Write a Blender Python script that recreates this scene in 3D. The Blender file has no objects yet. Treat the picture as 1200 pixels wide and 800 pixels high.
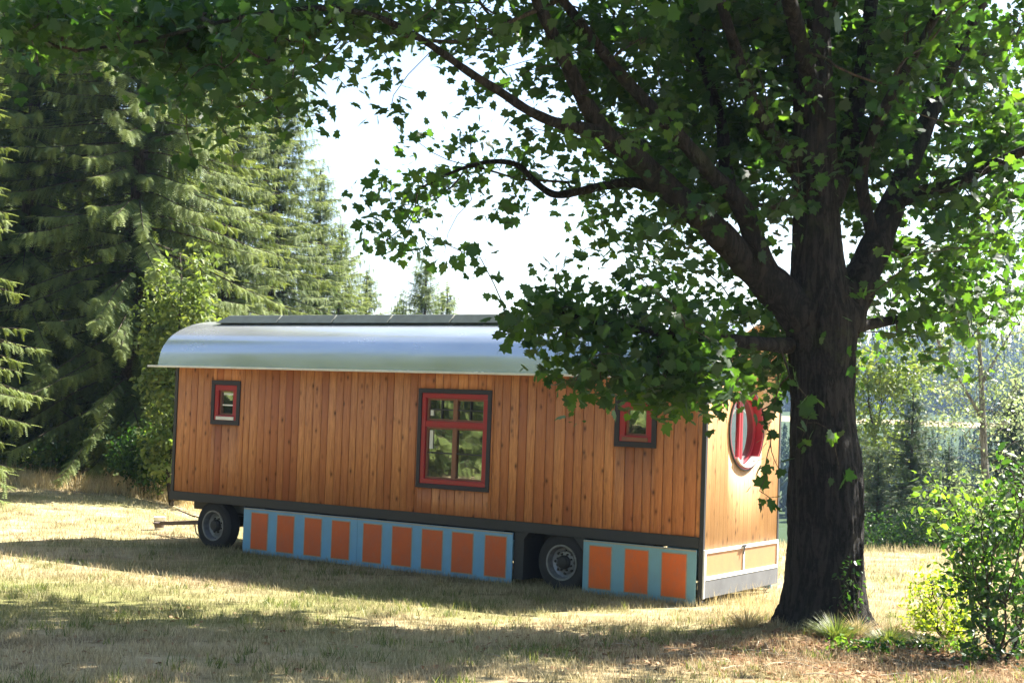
import bpy, math, random
import numpy as np
random.seed(7)
rng = np.random.default_rng(7)
C = bpy.context.scene.collection
sc = bpy.context.scene

# ------------------------------------------------------------------ camera
FPX = 1722.0; PITCH = math.atan(68 / FPX); ROLL = 0.034; CAMZ = 2.69
F = np.array([0, math.cos(PITCH), math.sin(PITCH)])
U0 = np.array([0, -math.sin(PITCH), math.cos(PITCH)])
R0 = np.array([1.0, 0, 0])
UC = U0 * math.cos(ROLL) - R0 * math.sin(ROLL)
RC = R0 * math.cos(ROLL) + U0 * math.sin(ROLL)
CAM = np.array([0, 0, CAMZ])
from mathutils import Matrix, Vector
cd = bpy.data.cameras.new('camera'); cam = bpy.data.objects.new('camera', cd); C.objects.link(cam)
cd.sensor_width = 36; cd.lens = FPX / 1200 * 36; cd.clip_end = 3000; cd.clip_start = 0.1
M4 = Matrix.Identity(4)
for i in range(3):
    M4[i][0] = RC[i]; M4[i][1] = UC[i]; M4[i][2] = -F[i]; M4[i][3] = CAM[i]
cam.matrix_world = M4
sc.camera = cam

# ------------------------------------------------------------------ light
SUN_AZ = (0.84, 0.54)      # horizontal direction towards the sun
SUN_EL = math.radians(45)
w = bpy.data.worlds.new('World'); sc.world = w; w.use_nodes = True
nt = w.node_tree; nt.nodes.clear()
sky = nt.nodes.new('ShaderNodeTexSky'); sky.sky_type = 'NISHITA'; sky.sun_disc = False
sky.sun_elevation = SUN_EL
sky.sun_rotation = math.atan2(SUN_AZ[0], SUN_AZ[1])
sky.altitude = 300; sky.dust_density = 2.0; sky.air_density = 1.0; sky.ozone_density = 1.0
bg = nt.nodes.new('ShaderNodeBackground'); bg.inputs[1].default_value = 0.063
wo = nt.nodes.new('ShaderNodeOutputWorld')
nt.links.new(sky.outputs[0], bg.inputs[0]); nt.links.new(bg.outputs[0], wo.inputs[0])
sl = bpy.data.lights.new('sun', 'SUN'); sl.energy = 5.0; sl.angle = math.radians(0.5); sl.color = (1.0, 0.945, 0.86)
so = bpy.data.objects.new('sun', sl); C.objects.link(so)
sd = Vector((SUN_AZ[0] * math.cos(SUN_EL), SUN_AZ[1] * math.cos(SUN_EL), math.sin(SUN_EL))).normalized()
so.rotation_euler = sd.to_track_quat('Z', 'Y').to_euler(); so.location = (30, 20, 40)
sc.view_settings.view_transform = 'Standard'; sc.view_settings.look = 'None'
sc.view_settings.gamma = 1; sc.view_settings.use_curve_mapping = False
sc.view_settings.exposure = 2.35
sc.cycles.max_bounces = 8; sc.cycles.diffuse_bounces = 4; sc.cycles.glossy_bounces = 3
sc.cycles.transmission_bounces = 4; sc.cycles.volume_bounces = 1
sc.cycles.use_denoising = True
sc.cycles.sample_clamp_indirect = 6

# ------------------------------------------------------------------ helpers
def at(px, py, Y):
    d = F * FPX + RC * (px - 600) - UC * (py - 400)
    return CAM + d * (Y / d[1])

def sm(a, b, x):
    t = np.clip((np.asarray(x, float) - a) / (b - a), 0, 1)
    return t * t * (3 - 2 * t)

def vnoise(x, y, seed=0):
    """cheap smooth noise from sines, about -1..1"""
    s = 0
    for k in range(4):
        a = 1.7 * k + seed * 1.31
        s = s + np.sin(x * (1.0 + .61 * k) * math.cos(a) + y * (1.0 + .61 * k) * math.sin(a) + a * 5.1)
    return s / 4

TRUNK = (3.62, 16.5)
def ground(x, y):
    x = np.asarray(x, float); y = np.asarray(y, float)
    z = 1.1 * (1 - sm(-8, 22.5, y) * 1.0) * 1.0
    z = 1.1 * np.clip(1 - y / 19.5, -0.0, 3.0)
    z = np.where(y > 15, 1.1 * np.clip((22 - y) / 7 * 0.23 * np.clip((22 - y) / 7, 0, 1) , 0, 1), z)
    left = sm(-6, -12, x)
    z = z + left * 0.5 * sm(27, 38, y) - left * 2.0 * sm(46, 80, y)
    right = 1 - sm(-1, -9, x)
    z = z - right * (sm(28.5, 33, y) * 1.0 + np.clip(y - 31, 0, 60) * 0.16)
    z = z - (1 - right) * np.clip(y - 60, 0, 60) * 0.12
    far = sm(95, 200, y)
    z = z * (1 - far) + far * (-11)
    z = z + sm(255, 330, y) * 11.4 + np.clip(y - 330, 0, 100) * 0.012 + sm(420, 620, y) * 22 * (.45 + .55 * sm(10, 90, x))
    d2 = (x - TRUNK[0]) ** 2 + (y - TRUNK[1]) ** 2
    z = z + 0.17 * np.exp(-d2 / 1.6)
    z = z + 0.025 * vnoise(x * .9, y * .9) * sm(6, 0, np.abs(y - 24) - 4 * 0) * 0
    near = 1 - sm(-2, 3, np.abs(y - 23) - 0) * 0
    z = z + 0.02 * vnoise(x * 1.3, y * 1.3, 2) * (1 - np.exp(-((y - 23) / 6.) ** 2))
    return z

def link(name, me, mats, parent=None):
    o = bpy.data.objects.new(name, me); C.objects.link(o)
    if mats is not None:
        for m in (mats if isinstance(mats, (list, tuple)) else [mats]): me.materials.append(m)
    if parent is not None: o.parent = parent
    return o

def tag(o, label=None, cat=None, group=None, kind=None):
    if label: o['label'] = label
    if cat: o['category'] = cat
    if group: o['group'] = group
    if kind: o['kind'] = kind
    return o

def empty(name, loc, rz=0.0, label=None, cat=None, group=None):
    o = bpy.data.objects.new(name, None); C.objects.link(o)
    o.location = [float(a) for a in loc]; o.rotation_euler = (0, 0, rz); o.empty_display_size = .2
    return tag(o, label, cat, group)

def np_obj(name, V, Fc, mat, parent=None, rnd=None, smooth=False):
    V = np.asarray(V, np.float32); Fc = np.asarray(Fc, np.int32)
    me = bpy.data.meshes.new(name)
    k = Fc.shape[1]; n = len(Fc)
    me.vertices.add(len(V)); me.vertices.foreach_set('co', V.ravel())
    me.loops.add(n * k); me.loops.foreach_set('vertex_index', Fc.ravel())
    me.polygons.add(n); me.polygons.foreach_set('loop_start', np.arange(0, n * k, k, dtype=np.int32))
    try: me.polygons.foreach_set('loop_total', np.full(n, k, np.int32))
    except Exception: pass
    if smooth: me.polygons.foreach_set('use_smooth', np.ones(n, bool))
    me.update(calc_edges=True)
    if rnd is not None:
        a = me.attributes.new('rnd', 'FLOAT', 'POINT'); a.data.foreach_set('value', np.asarray(rnd, np.float32))
    return link(name, me, mat, parent)

def instance(TV, TF, pos, Rm, S, rnd):
    """TV t,3  TF f,3   pos n,3  Rm n,3,3 (columns = axes)   S n or n,3"""
    n = len(pos); t = len(TV)
    S = np.asarray(S, float)
    if S.ndim == 1: S = np.repeat(S[:, None], 3, 1)
    V = np.einsum('nij,ntj->nti', Rm, TV[None] * S[:, None, :]) + pos[:, None, :]
    Fo = TF[None] + (np.arange(n) * t)[:, None, None]
    return V.reshape(-1, 3), Fo.reshape(-1, TF.shape[1]), np.repeat(rnd, t)

def norm(a): return a / (np.linalg.norm(a, axis=-1, keepdims=True) + 1e-9)

def frames(y, z):
    """rotation matrices with local y = y, local z close to z"""
    y = norm(y); x = norm(np.cross(y, z)); z = np.cross(x, y)
    return np.stack([x, y, z], -1)

class MB:
    def __init__(s): s.v = []; s.f = []
    def add(s, V, Fs):
        b = len(s.v); s.v += [tuple(map(float, p)) for p in V]; s.f += [tuple(i + b for i in f) for f in Fs]
    def box(s, x0, x1, y0, y1, z0, z1):
        s.add([(x0, y0, z0), (x1, y0, z0), (x1, y1, z0), (x0, y1, z0), (x0, y0, z1), (x1, y0, z1), (x1, y1, z1), (x0, y1, z1)],
              [(0, 3, 2, 1), (4, 5, 6, 7), (0, 1, 5, 4), (1, 2, 6, 5), (2, 3, 7, 6), (3, 0, 4, 7)])
    def bar(s, a, b, wd, h, up=(0, 0, 1)):
        a = np.array(a, float); b = np.array(b, float); d = norm(b - a); u = np.array(up, float)
        x = norm(np.cross(d, u)); u = np.cross(x, d)
        P = []
        for p in (a, b):
            for sx, su in ((-1, -1), (1, -1), (1, 1), (-1, 1)): P.append(p + x * wd / 2 * sx + u * h / 2 * su)
        s.add(P, [(0, 1, 2, 3), (7, 6, 5, 4), (0, 4, 5, 1), (1, 5, 6, 2), (2, 6, 7, 3), (3, 7, 4, 0)])
    def tube(s, pts, rad, n=10, cap=True):
        pts = [np.array(p, float) for p in pts]
        if not hasattr(rad, '__len__'): rad = [rad] * len(pts)
        ref = np.array([0, 0, 1.0]); V = []
        for i, p in enumerate(pts):
            d = norm(pts[min(i + 1, len(pts) - 1)] - pts[max(i - 1, 0)])
            if abs(d @ ref) > .95: ref = np.array([1., 0, 0])
            x = norm(np.cross(d, ref)); y = np.cross(x, d)
            for k in range(n):
                a = 2 * math.pi * k / n; V.append(p + (x * math.cos(a) + y * math.sin(a)) * rad[i])
        Fs = []
        for i in range(len(pts) - 1):
            for k in range(n):
                a = i * n + k; b = i * n + (k + 1) % n; Fs.append((a, a + n, b + n, b))
        if cap: Fs.append(tuple(range(n))); Fs.append(tuple(reversed(range((len(pts) - 1) * n, len(pts) * n))))
        s.add(V, Fs)
    def lathe_y(s, c, prof, n=40):
        """prof: list of (radius, y offset); axis along y"""
        V = []
        for r, yy in prof:
            for k in range(n):
                a = 2 * math.pi * k / n; V.append((c[0] + r * math.cos(a), c[1] + yy, c[2] + r * math.sin(a)))
        m = len(prof); Fs = []
        for i in range(m - 1):
            for k in range(n):
                a = i * n + k; b = i * n + (k + 1) % n; Fs.append((a, b, b + n, a + n))
        s.add(V, Fs)
    def build(s, name, mat, parent=None, bevel=0, smooth=False):
        me = bpy.data.meshes.new(name); me.from_pydata(s.v, [], s.f)
        if smooth:
            me.polygons.foreach_set('use_smooth', np.ones(len(me.polygons), bool))
        me.update(); o = link(name, me, mat, parent)
        if bevel:
            b = o.modifiers.new('bevel', 'BEVEL'); b.width = bevel; b.segments = 2; b.limit_method = 'ANGLE'
        return o

# ------------------------------------------------------------------ materials
class NT:
    def __init__(s, name):
        s.m = bpy.data.materials.new(name); s.m.use_nodes = True; s.t = s.m.node_tree; s.t.nodes.clear()
        s.out = s.n('ShaderNodeOutputMaterial')
    def n(s, typ, **kw):
        x = s.t.nodes.new(typ)
        for k, v in kw.items(): setattr(x, k, v)
        return x
    def l(s, a, b): s.t.links.new(a, b)
    def inp(s, sock, v):
        if hasattr(v, 'is_output') or isinstance(v, bpy.types.NodeSocket): s.l(v, sock)
        elif isinstance(v, (tuple, list)): sock.default_value = (*v, 1) if len(v) == 3 and sock.type == 'RGBA' else v
        else: sock.default_value = v
    def noise(s, scale, detail=4, rough=.6, vec=None):
        x = s.n('ShaderNodeTexNoise'); x.inputs['Scale'].default_value = scale; x.inputs['Detail'].default_value = detail
        x.inputs['Roughness'].default_value = rough
        if vec is not None: s.l(vec, x.inputs['Vector'])
        return x.outputs[0]
    def ramp(s, fac, stops):
        r = s.n('ShaderNodeValToRGB'); s.l(fac, r.inputs[0]); e = r.color_ramp.elements
        while len(e) < len(stops): e.new(.5)
        for q, (p, c) in zip(e, stops): q.position = p; q.color = (*c, 1) if isinstance(c, (tuple, list)) else (c, c, c, 1)
        return r.outputs[0]
    def mix(s, fac, a, b, mode='MIX'):
        x = s.n('ShaderNodeMix'); x.data_type = 'RGBA'; x.blend_type = mode
        s.inp(x.inputs[0], fac); s.inp(x.inputs[6], a); s.inp(x.inputs[7], b)
        return x.outputs[2]
    def math(s, op, a, b=0.0):
        x = s.n('ShaderNodeMath'); x.operation = op; s.inp(x.inputs[0], a); s.inp(x.inputs[1], b); return x.outputs[0]
    def obj(s): return s.n('ShaderNodeTexCoord').outputs['Object']
    def mapping(s, vec, scale=(1, 1, 1), loc=None):
        x = s.n('ShaderNodeMapping'); s.l(vec, x.inputs[0]); x.inputs['Scale'].default_value = scale
        if loc is not None: s.inp(x.inputs['Location'], loc)
        return x.outputs[0]
    def attr(s, name):
        x = s.n('ShaderNodeAttribute'); x.attribute_name = name; return x.outputs['Fac']
    def bump(s, h, st=.3, dist=.02):
        b = s.n('ShaderNodeBump'); s.l(h, b.inputs['Height']); b.inputs['Strength'].default_value = st; b.inputs['Distance'].default_value = dist
        return b.outputs[0]
    def bsdf(s, col, rough=.5, metal=0.0, nrm=None, spec=None, coat=None):
        p = s.n('ShaderNodeBsdfPrincipled'); s.inp(p.inputs['Base Color'], col); s.inp(p.inputs['Roughness'], rough)
        s.inp(p.inputs['Metallic'], metal)
        if nrm is not None: s.l(nrm, p.inputs['Normal'])
        if spec is not None: s.inp(p.inputs['Specular IOR Level'], spec)
        if coat is not None: s.inp(p.inputs['Coat Weight'], coat)
        return p.outputs[0]
    def fin(s, sh): s.l(sh, s.out.inputs['Surface']); return s.m

def paint(name, col, rough=.45, dirt=.25, scale=6, bump=.05, metal=0.0):
    t = NT(name); o = t.obj()
    n1 = t.noise(scale, 6, .7, o); n2 = t.noise(scale * 9, 3, .6, o)
    d = tuple(c * (1 - dirt) * .9 + .02 for c in col)
    c = t.mix(t.ramp(n1, [(.35, 0.), (.75, 1.)]), col, d)
    return t.fin(t.bsdf(c, t.ramp(n1, [(.3, rough), (.8, min(1, rough + .2))]), metal, t.bump(n2, bump, .01)))

def skirtpaint(name, col, scale=3):
    t = NT(name); o = t.obj(); n1 = t.noise(scale, 6, .7, o); n2 = t.noise(scale * 7, 4, .7, t.mapping(o, (1, 1, .35))); n3 = t.noise(40, 4, .7, o)
    c = t.mix(t.ramp(n1, [(.35, 0.), (.75, .55)]), col, tuple(x * .62 + .05 for x in col))
    c = t.mix(t.ramp(n2, [(.5, 0.), (.75, .4)]), c, tuple(x * .5 + .12 for x in col))
    sp = t.n('ShaderNodeSeparateXYZ'); t.l(o, sp.inputs[0])
    mud = t.math('ADD', t.math('MULTIPLY', sp.outputs[2], -4.0), t.math('ADD', n2, t.math('MULTIPLY', n3, .5)))
    c = t.mix(t.ramp(mud, [(.35, 0.), (.8, .7)]), c, (.20, .16, .10))
    c = t.mix(t.ramp(n3, [(.70, 0.), (.73, .8)]), c, (.45, .40, .32))
    return t.fin(t.bsdf(c, t.ramp(n1, [(.3, .45), (.8, .7)]), 0, t.bump(n3, .1, .01)))

def wood(name, light, dark, red):
    t = NT(name); o = t.obj(); a = t.attr('rnd')
    off = t.n('ShaderNodeCombineXYZ'); t.l(t.math('MULTIPLY', a, 91.7), off.inputs[2]); t.l(t.math('MULTIPLY', a, 37.3), off.inputs[0]); t.l(t.math('MULTIPLY', a, 17.3), off.inputs[1])
    v = t.n('ShaderNodeVectorMath'); v.operation = 'ADD'; t.l(o, v.inputs[0]); t.l(off.outputs[0], v.inputs[1])
    g = t.noise(5, 6, .65, t.mapping(v.outputs[0], (9, 9, .8)))
    g2 = t.noise(3, 3, .5, t.mapping(v.outputs[0], (1, 1, .35)))
    base = t.mix(t.ramp(a, [(0., 0.), (.45, .35), (1., 1.)]), light, red)
    base = t.mix(t.ramp(g, [(.38, 0.), (.68, .75)]), base, dark)
    base = t.mix(t.ramp(g2, [(.4, 0.), (.7, .35)]), base, dark)
    vo = t.n('ShaderNodeTexVoronoi'); vo.inputs['Scale'].default_value = 1.0; t.l(t.mapping(v.outputs[0], (8.5, 8.5, 4.6)), vo.inputs['Vector'])
    k = t.ramp(vo.outputs['Distance'], [(.06, .9), (.12, .6), (.2, .25), (.32, 0.)])
    gate = t.math('GREATER_THAN', t.n('ShaderNodeSeparateColor').outputs[0], .5)
    sepc = t.t.nodes[-2] if False else None
    sc_ = t.n('ShaderNodeSeparateColor'); t.l(vo.outputs['Color'], sc_.inputs[0])
    gate = t.math('GREATER_THAN', sc_.outputs[0], .45)
    kk = t.math('MULTIPLY', k, gate)
    c = t.mix(kk, base, tuple(x * .22 for x in dark))
    return t.fin(t.bsdf(c, .55, 0, t.bump(g, .25, .004), spec=.3))

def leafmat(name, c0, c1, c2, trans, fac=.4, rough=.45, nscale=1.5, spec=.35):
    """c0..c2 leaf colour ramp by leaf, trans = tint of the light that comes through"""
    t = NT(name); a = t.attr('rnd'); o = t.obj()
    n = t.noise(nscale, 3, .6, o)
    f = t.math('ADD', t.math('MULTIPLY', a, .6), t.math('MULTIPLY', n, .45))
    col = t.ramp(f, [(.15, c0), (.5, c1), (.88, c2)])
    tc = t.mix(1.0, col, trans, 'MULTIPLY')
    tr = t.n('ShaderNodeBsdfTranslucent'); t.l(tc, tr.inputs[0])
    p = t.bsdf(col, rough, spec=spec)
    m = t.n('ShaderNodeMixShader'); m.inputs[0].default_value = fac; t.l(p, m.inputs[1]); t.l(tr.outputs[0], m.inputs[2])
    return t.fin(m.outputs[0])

def barkmat(name, c0, c1, scale=3.0, st=.8):
    t = NT(name); o = t.obj()
    mp = t.mapping(o, (3.2, 3.2, .62))
    n1 = t.n('ShaderNodeTexNoise'); n1.inputs['Scale'].default_value = scale; n1.inputs['Detail'].default_value = 6; n1.inputs['Roughness'].default_value = .62; n1.inputs['Distortion'].default_value = .6
    t.l(mp, n1.inputs['Vector'])
    rid = t.math('MULTIPLY', t.math('ABSOLUTE', t.math('SUBTRACT', n1.outputs[0], .5)), 5.0)
    n = t.noise(scale * 5, 6, .7, o)
    h = t.math('ADD', t.ramp(rid, [(0., 0.), (.9, 1.)]), n)
    c = t.mix(t.ramp(h, [(.55, 0.), (1.5, 1.)]), c0, c1)
    m = t.noise(1.1, 5, .7, o)
    c = t.mix(t.ramp(m, [(.56, 0.), (.7, .6)]), c, (.05, .065, .025))
    return t.fin(t.bsdf(c, .9, 0, t.bump(h, st, .05), spec=.15))

def groundcol(t, o):
    """dry lawn colours; patches shared by the soil sheet and the blades"""
    n1 = t.noise(.35, 5, .6, o); n2 = t.noise(1.7, 5, .65, o); n3 = t.noise(9, 4, .7, o)
    c = t.mix(t.ramp(n2, [(.32, 0.), (.68, 1.)]), (.58, .47, .28), (.38, .31, .165))
    gr = t.mix(t.ramp(n3, [(.3, 0.), (.7, 1.)]), (.13, .17, .045), (.28, .27, .10))
    sp = t.n('ShaderNodeSeparateXYZ'); t.l(o, sp.inputs[0])
    f = t.math('ADD', n1, t.math('MULTIPLY', n2, .35))
    bp = t.noise(1.1, 4, .6, t.mapping(o, (.8, 1.4, 1), (7.3, 2.1, 0)))
    c = t.mix(t.ramp(bp, [(.48, 0.), (.62, .85)]), c, (.22, .165, .10))
    c = t.mix(t.ramp(t.noise(3.7, 3, .6, o), [(.55, 0.), (.7, .55)]), c, (.68, .58, .38))
    # greener towards the left foreground
    lf = t.n('ShaderNodeVectorMath'); lf.operation = 'DISTANCE'; t.l(t.mapping(o, (.55, 1, 0)), lf.inputs[0]); lf.inputs[1].default_value = (-3.3, 17.4, 0)
    lg = t.ramp(t.math('MULTIPLY', lf.outputs['Value'], .2), [(.1, .30), (.75, .0)])
    f = t.math('ADD', f, lg)
    c = t.mix(t.ramp(f, [(.60, 0.), (.86, .9)]), c, gr)
    # bare, littered brown soil round the maple foot
    dd = t.n('ShaderNodeVectorMath'); dd.operation = 'DISTANCE'; t.l(t.mapping(o, (.62, 1, 0)), dd.inputs[0]); dd.inputs[1].default_value = (2.6, 14.3, 0)
    m = t.math('ADD', t.math('MULTIPLY', dd.outputs['Value'], .2), t.math('MULTIPLY', n2, .35))
    c = t.mix(t.ramp(m, [(.42, .85), (.72, 0.)]), c, t.mix(n3, (.20, .12, .065), (.34, .22, .12)))
    return c, n2, n3

def mat_ground():
    t = NT('dry_lawn'); o = t.obj(); c, n2, n3 = groundcol(t, o)
    n4 = t.noise(38, 5, .75, o)
    c = t.mix(t.ramp(n4, [(.38, .45), (.62, 0.)]), c, (.12, .085, .045))
    sy = t.n('ShaderNodeSeparateXYZ'); t.l(o, sy.inputs[0]); yy = sy.outputs[1]
    wood_ = t.math('MULTIPLY', t.math('GREATER_THAN', yy, 44), t.math('SUBTRACT', 1.0, t.math('MULTIPLY', t.math('GREATER_THAN', yy, 326), t.math('LESS_THAN', yy, 372))))
    c = t.mix(wood_, c, (.035, .06, .02))
    return t.fin(t.bsdf(c, .95, 0, t.bump(n4, .8, .03), spec=.1))
def mat_blade():
    t = NT('grass_blades'); o = t.obj(); c, n2, n3 = groundcol(t, o); a = t.attr('rnd')
    c = t.mix(t.ramp(a, [(0., 0.), (.6, .1), (1., .85)]), t.mix(t.ramp(a, [(0., .7), (.35, 0.)]), c, (.10, .09, .035)), (.66, .56, .34))
    tr = t.n('ShaderNodeBsdfTranslucent'); t.l(c, tr.inputs[0])
    m = t.n('ShaderNodeMixShader'); m.inputs[0].default_value = .35; t.l(t.bsdf(c, .7, spec=.2), m.inputs[1]); t.l(tr.outputs[0], m.inputs[2])
    return t.fin(m.outputs[0])

MT = {}
MT['ground'] = mat_ground(); MT['blade'] = mat_blade()
MT['side_wood'] = wood('larch_side_boards', (.72, .325, .135), (.35, .118, .05), (.42, .14, .062))
MT['end_wood'] = wood('larch_end_boards', (.64, .38, .17), (.45, .23, .10), (.56, .31, .13))
MT['dark'] = paint('anthracite_trim', (.024, .026, .032), .5, .2, 5)
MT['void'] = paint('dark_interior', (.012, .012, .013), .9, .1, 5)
MT['navy'] = paint('blue_black_trim', (.014, .012, .026), .5, .2, 8)
MT['red'] = paint('red_gloss_paint', (.34, .010, .024), .32, .15, 8)
MT['brownsash'] = paint('brown_sash', (.23, .09, .055), .45, .2, 8)
MT['blue'] = skirtpaint('faded_blue_paint', (.17, .40, .62))
MT['bluegrey'] = skirtpaint('faded_teal_paint', (.21, .43, .53))
MT['orange'] = skirtpaint('orange_paint', (.64, .115, .022))
MT['orange_bright'] = skirtpaint('bright_orange_paint', (.84, .15, .01))
MT['tan'] = paint('tan_border', (.42, .36, .27), .55, .25, 10)
MT['white'] = paint('white_paint', (.78, .77, .74), .5, .2, 4)
MT['cream'] = paint('tan_panel_paint', (.46, .235, .10), .5, .15, 4)
MT['greyboard'] = paint('grey_weathered_board', (.14, .145, .15), .7, .4, 3)
MT['rubber'] = paint('tyre_rubber', (.022, .021, .022), .85, .3, 12, .2)
MT['rim'] = paint('wheel_rim_silver', (.28, .29, .31), .42, .5, 9, .05, .5)
MT['hub'] = paint('greasy_hub_black', (.02, .02, .022), .5, .2, 12)
MT['rust'] = paint('rusty_steel', (.13, .095, .075), .8, .5, 14, .3)
MT['sticker'] = paint('white_sticker', (.75, .75, .72), .6, .05, 4)
MT['panel'] = paint('roof_panel_grey_green', (.19, .215, .19), .6, .3, 5)
MT['stone'] = paint('pale_log', (.4, .33, .22), .9, .5, 12, .4)
t = NT('bright_roof_sheet'); o_ = t.obj(); n_ = t.noise(2.2, 4, .6, t.mapping(o_, (.35, 1.6, 1.6))); n2_ = t.noise(30, 2, .5, o_)
MT['roof'] = t.fin(t.bsdf(t.ramp(n_, [(.3, (.74, .77, .79)), (.7, (.86, .88, .89))]), t.ramp(n_, [(.3, .20), (.75, .30)]), .8, t.bump(n_, .03, .02)))
t = NT('window_glass'); g_ = t.n('ShaderNodeBsdfGlossy'); g_.inputs['Color'].default_value = (.92, .95, .97, 1); g_.inputs['Roughness'].default_value = .02
n_ = t.noise(3, 2, .5, t.obj()); t.l(t.bump(n_, .05, .02), g_.inputs['Normal'])
m_ = t.n('ShaderNodeMixShader'); m_.inputs[0].default_value = .42
t.l(t.bsdf((.02, .022, .024), .1), m_.inputs[1]); t.l(g_.outputs[0], m_.inputs[2]); MT['glass'] = t.fin(m_.outputs[0])

MT['maple'] = leafmat('maple_leaves', (.008, .027, .015), (.015, .040, .018), (.035, .07, .020), (6.5, 6.0, 1.0), .42, .5)
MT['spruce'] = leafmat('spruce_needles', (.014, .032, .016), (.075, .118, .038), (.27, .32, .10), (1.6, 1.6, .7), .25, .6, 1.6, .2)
MT['youngspruce'] = leafmat('young_spruce_needles', (.012, .032, .018), (.03, .06, .028), (.09, .13, .05), (1.5, 1.6, .9), .25, .6, 1.2, .2)
MT['lightleaf'] = leafmat('pale_green_leaves', (.06, .10, .03), (.12, .165, .045), (.26, .28, .09), (1.8, 1.9, .8), .4, .5, .8)
MT['yellowleaf'] = leafmat('yellow_green_leaves', (.10, .18, .02), (.22, .30, .03), (.38, .42, .05), (2.0, 2.0, .8), .45, .5, 2)
MT['sapling'] = leafmat('sapling_leaves', (.06, .12, .02), (.11, .19, .03), (.22, .30, .05), (2.2, 2.4, .9), .42, .45, 2)
MT['darkleaf'] = leafmat('dark_shrub_leaves', (.012, .035, .010), (.025, .06, .014), (.07, .13, .025), (2.6, 3.0, 1.0), .35, .4, 2)
MT['silverleaf'] = leafmat('silvery_leaves', (.12, .17, .08), (.20, .25, .13), (.36, .40, .26), (1.5, 1.6, 1.), .4, .35, 1.2)
MT['farleaf'] = leafmat('far_forest', (.02, .045, .02), (.03, .06, .026), (.06, .09, .035), (1., 1., 1.), .1, .8, .02, .1)
MT['bark'] = barkmat('maple_bark', (.013, .012, .0115), (.040, .035, .031), 2.6, 1.0)
MT['twig'] = barkmat('twig_bark', (.03, .025, .02), (.09, .07, .05), 5, .4)
MT['sprucebark'] = barkmat('spruce_bark', (.03, .025, .02), (.085, .065, .05), 3, .8)
MT['palebark'] = barkmat('pale_bark', (.10, .09, .075), (.26, .25, .22), 3, .5)
MT['litter'] = leafmat('fallen_leaves', (.12, .06, .03), (.26, .15, .08), (.46, .33, .20), (1.2, 1.1, .9), .2, .8, 4, .1)
MT['straw'] = leafmat('dry_tall_grass', (.36, .28, .14), (.52, .43, .25), (.66, .58, .38), (1.2, 1.1, .8), .35, .7, 1, .1)
MT['greengrass'] = leafmat('green_grass_tuft', (.04, .07, .015), (.09, .12, .035), (.26, .25, .10), (1.8, 2., .8), .35, .5, 3)

# ------------------------------------------------------------------ ground
def axis_x():
    a = np.arange(-16, 16.01, .3)
    b = 16 + np.cumsum(np.geomspace(.5, 60, 38)); b = b[b < 690]
    b = np.append(b, 700.)
    return np.concatenate([-b[::-1], a, b])
ys = np.concatenate([np.linspace(-80, 4, 30)[:-1], np.arange(4, 36, .3), 36 + np.cumsum(np.geomspace(.4, 22, 62))])
ys = ys[ys < 880]; ys = np.append(ys, 900.)
xs = axis_x()
X, Y = np.meshgrid(xs, ys); Z = ground(X, Y)
V = np.stack([X, Y, Z], -1).reshape(-1, 3); nx = len(xs); ny = len(ys)
i, j = np.meshgrid(np.arange(nx - 1), np.arange(ny - 1)); a = (j * nx + i).ravel()
gr = np_obj('ground', V, np.stack([a, a + 1, a + nx + 1, a + nx], 1), MT['ground'], smooth=True)
tag(gr, 'dry straw coloured lawn sloping down past the wagon to the meadow edge', kind='structure')

# ------------------------------------------------------------------ wagon
O = np.array([2.649, 19.742, 0.0]); RZ = -math.atan2(.555, .832)
wagon = empty('wooden_wagon', O, RZ, 'long orange wooden wagon with barrel metal roof and striped blue skirts', 'wagon')
L = 10.12; W = 2.47; ZB = .93; ZT = 3.07
PROF = [(-.035, 3.075), (-.01, 3.20), (.025, 3.32), (.085, 3.43), (.17, 3.53), (.28, 3.62), (.42, 3.70), (.58, 3.77), (.78, 3.84), (1.0, 3.885), (W / 2, 3.92)]
PROF = PROF + [(W - y, z) for y, z in PROF[-2::-1]]
def roofz(v): return float(np.interp(v, [p[0] for p in PROF], [p[1] for p in PROF]))

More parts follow.
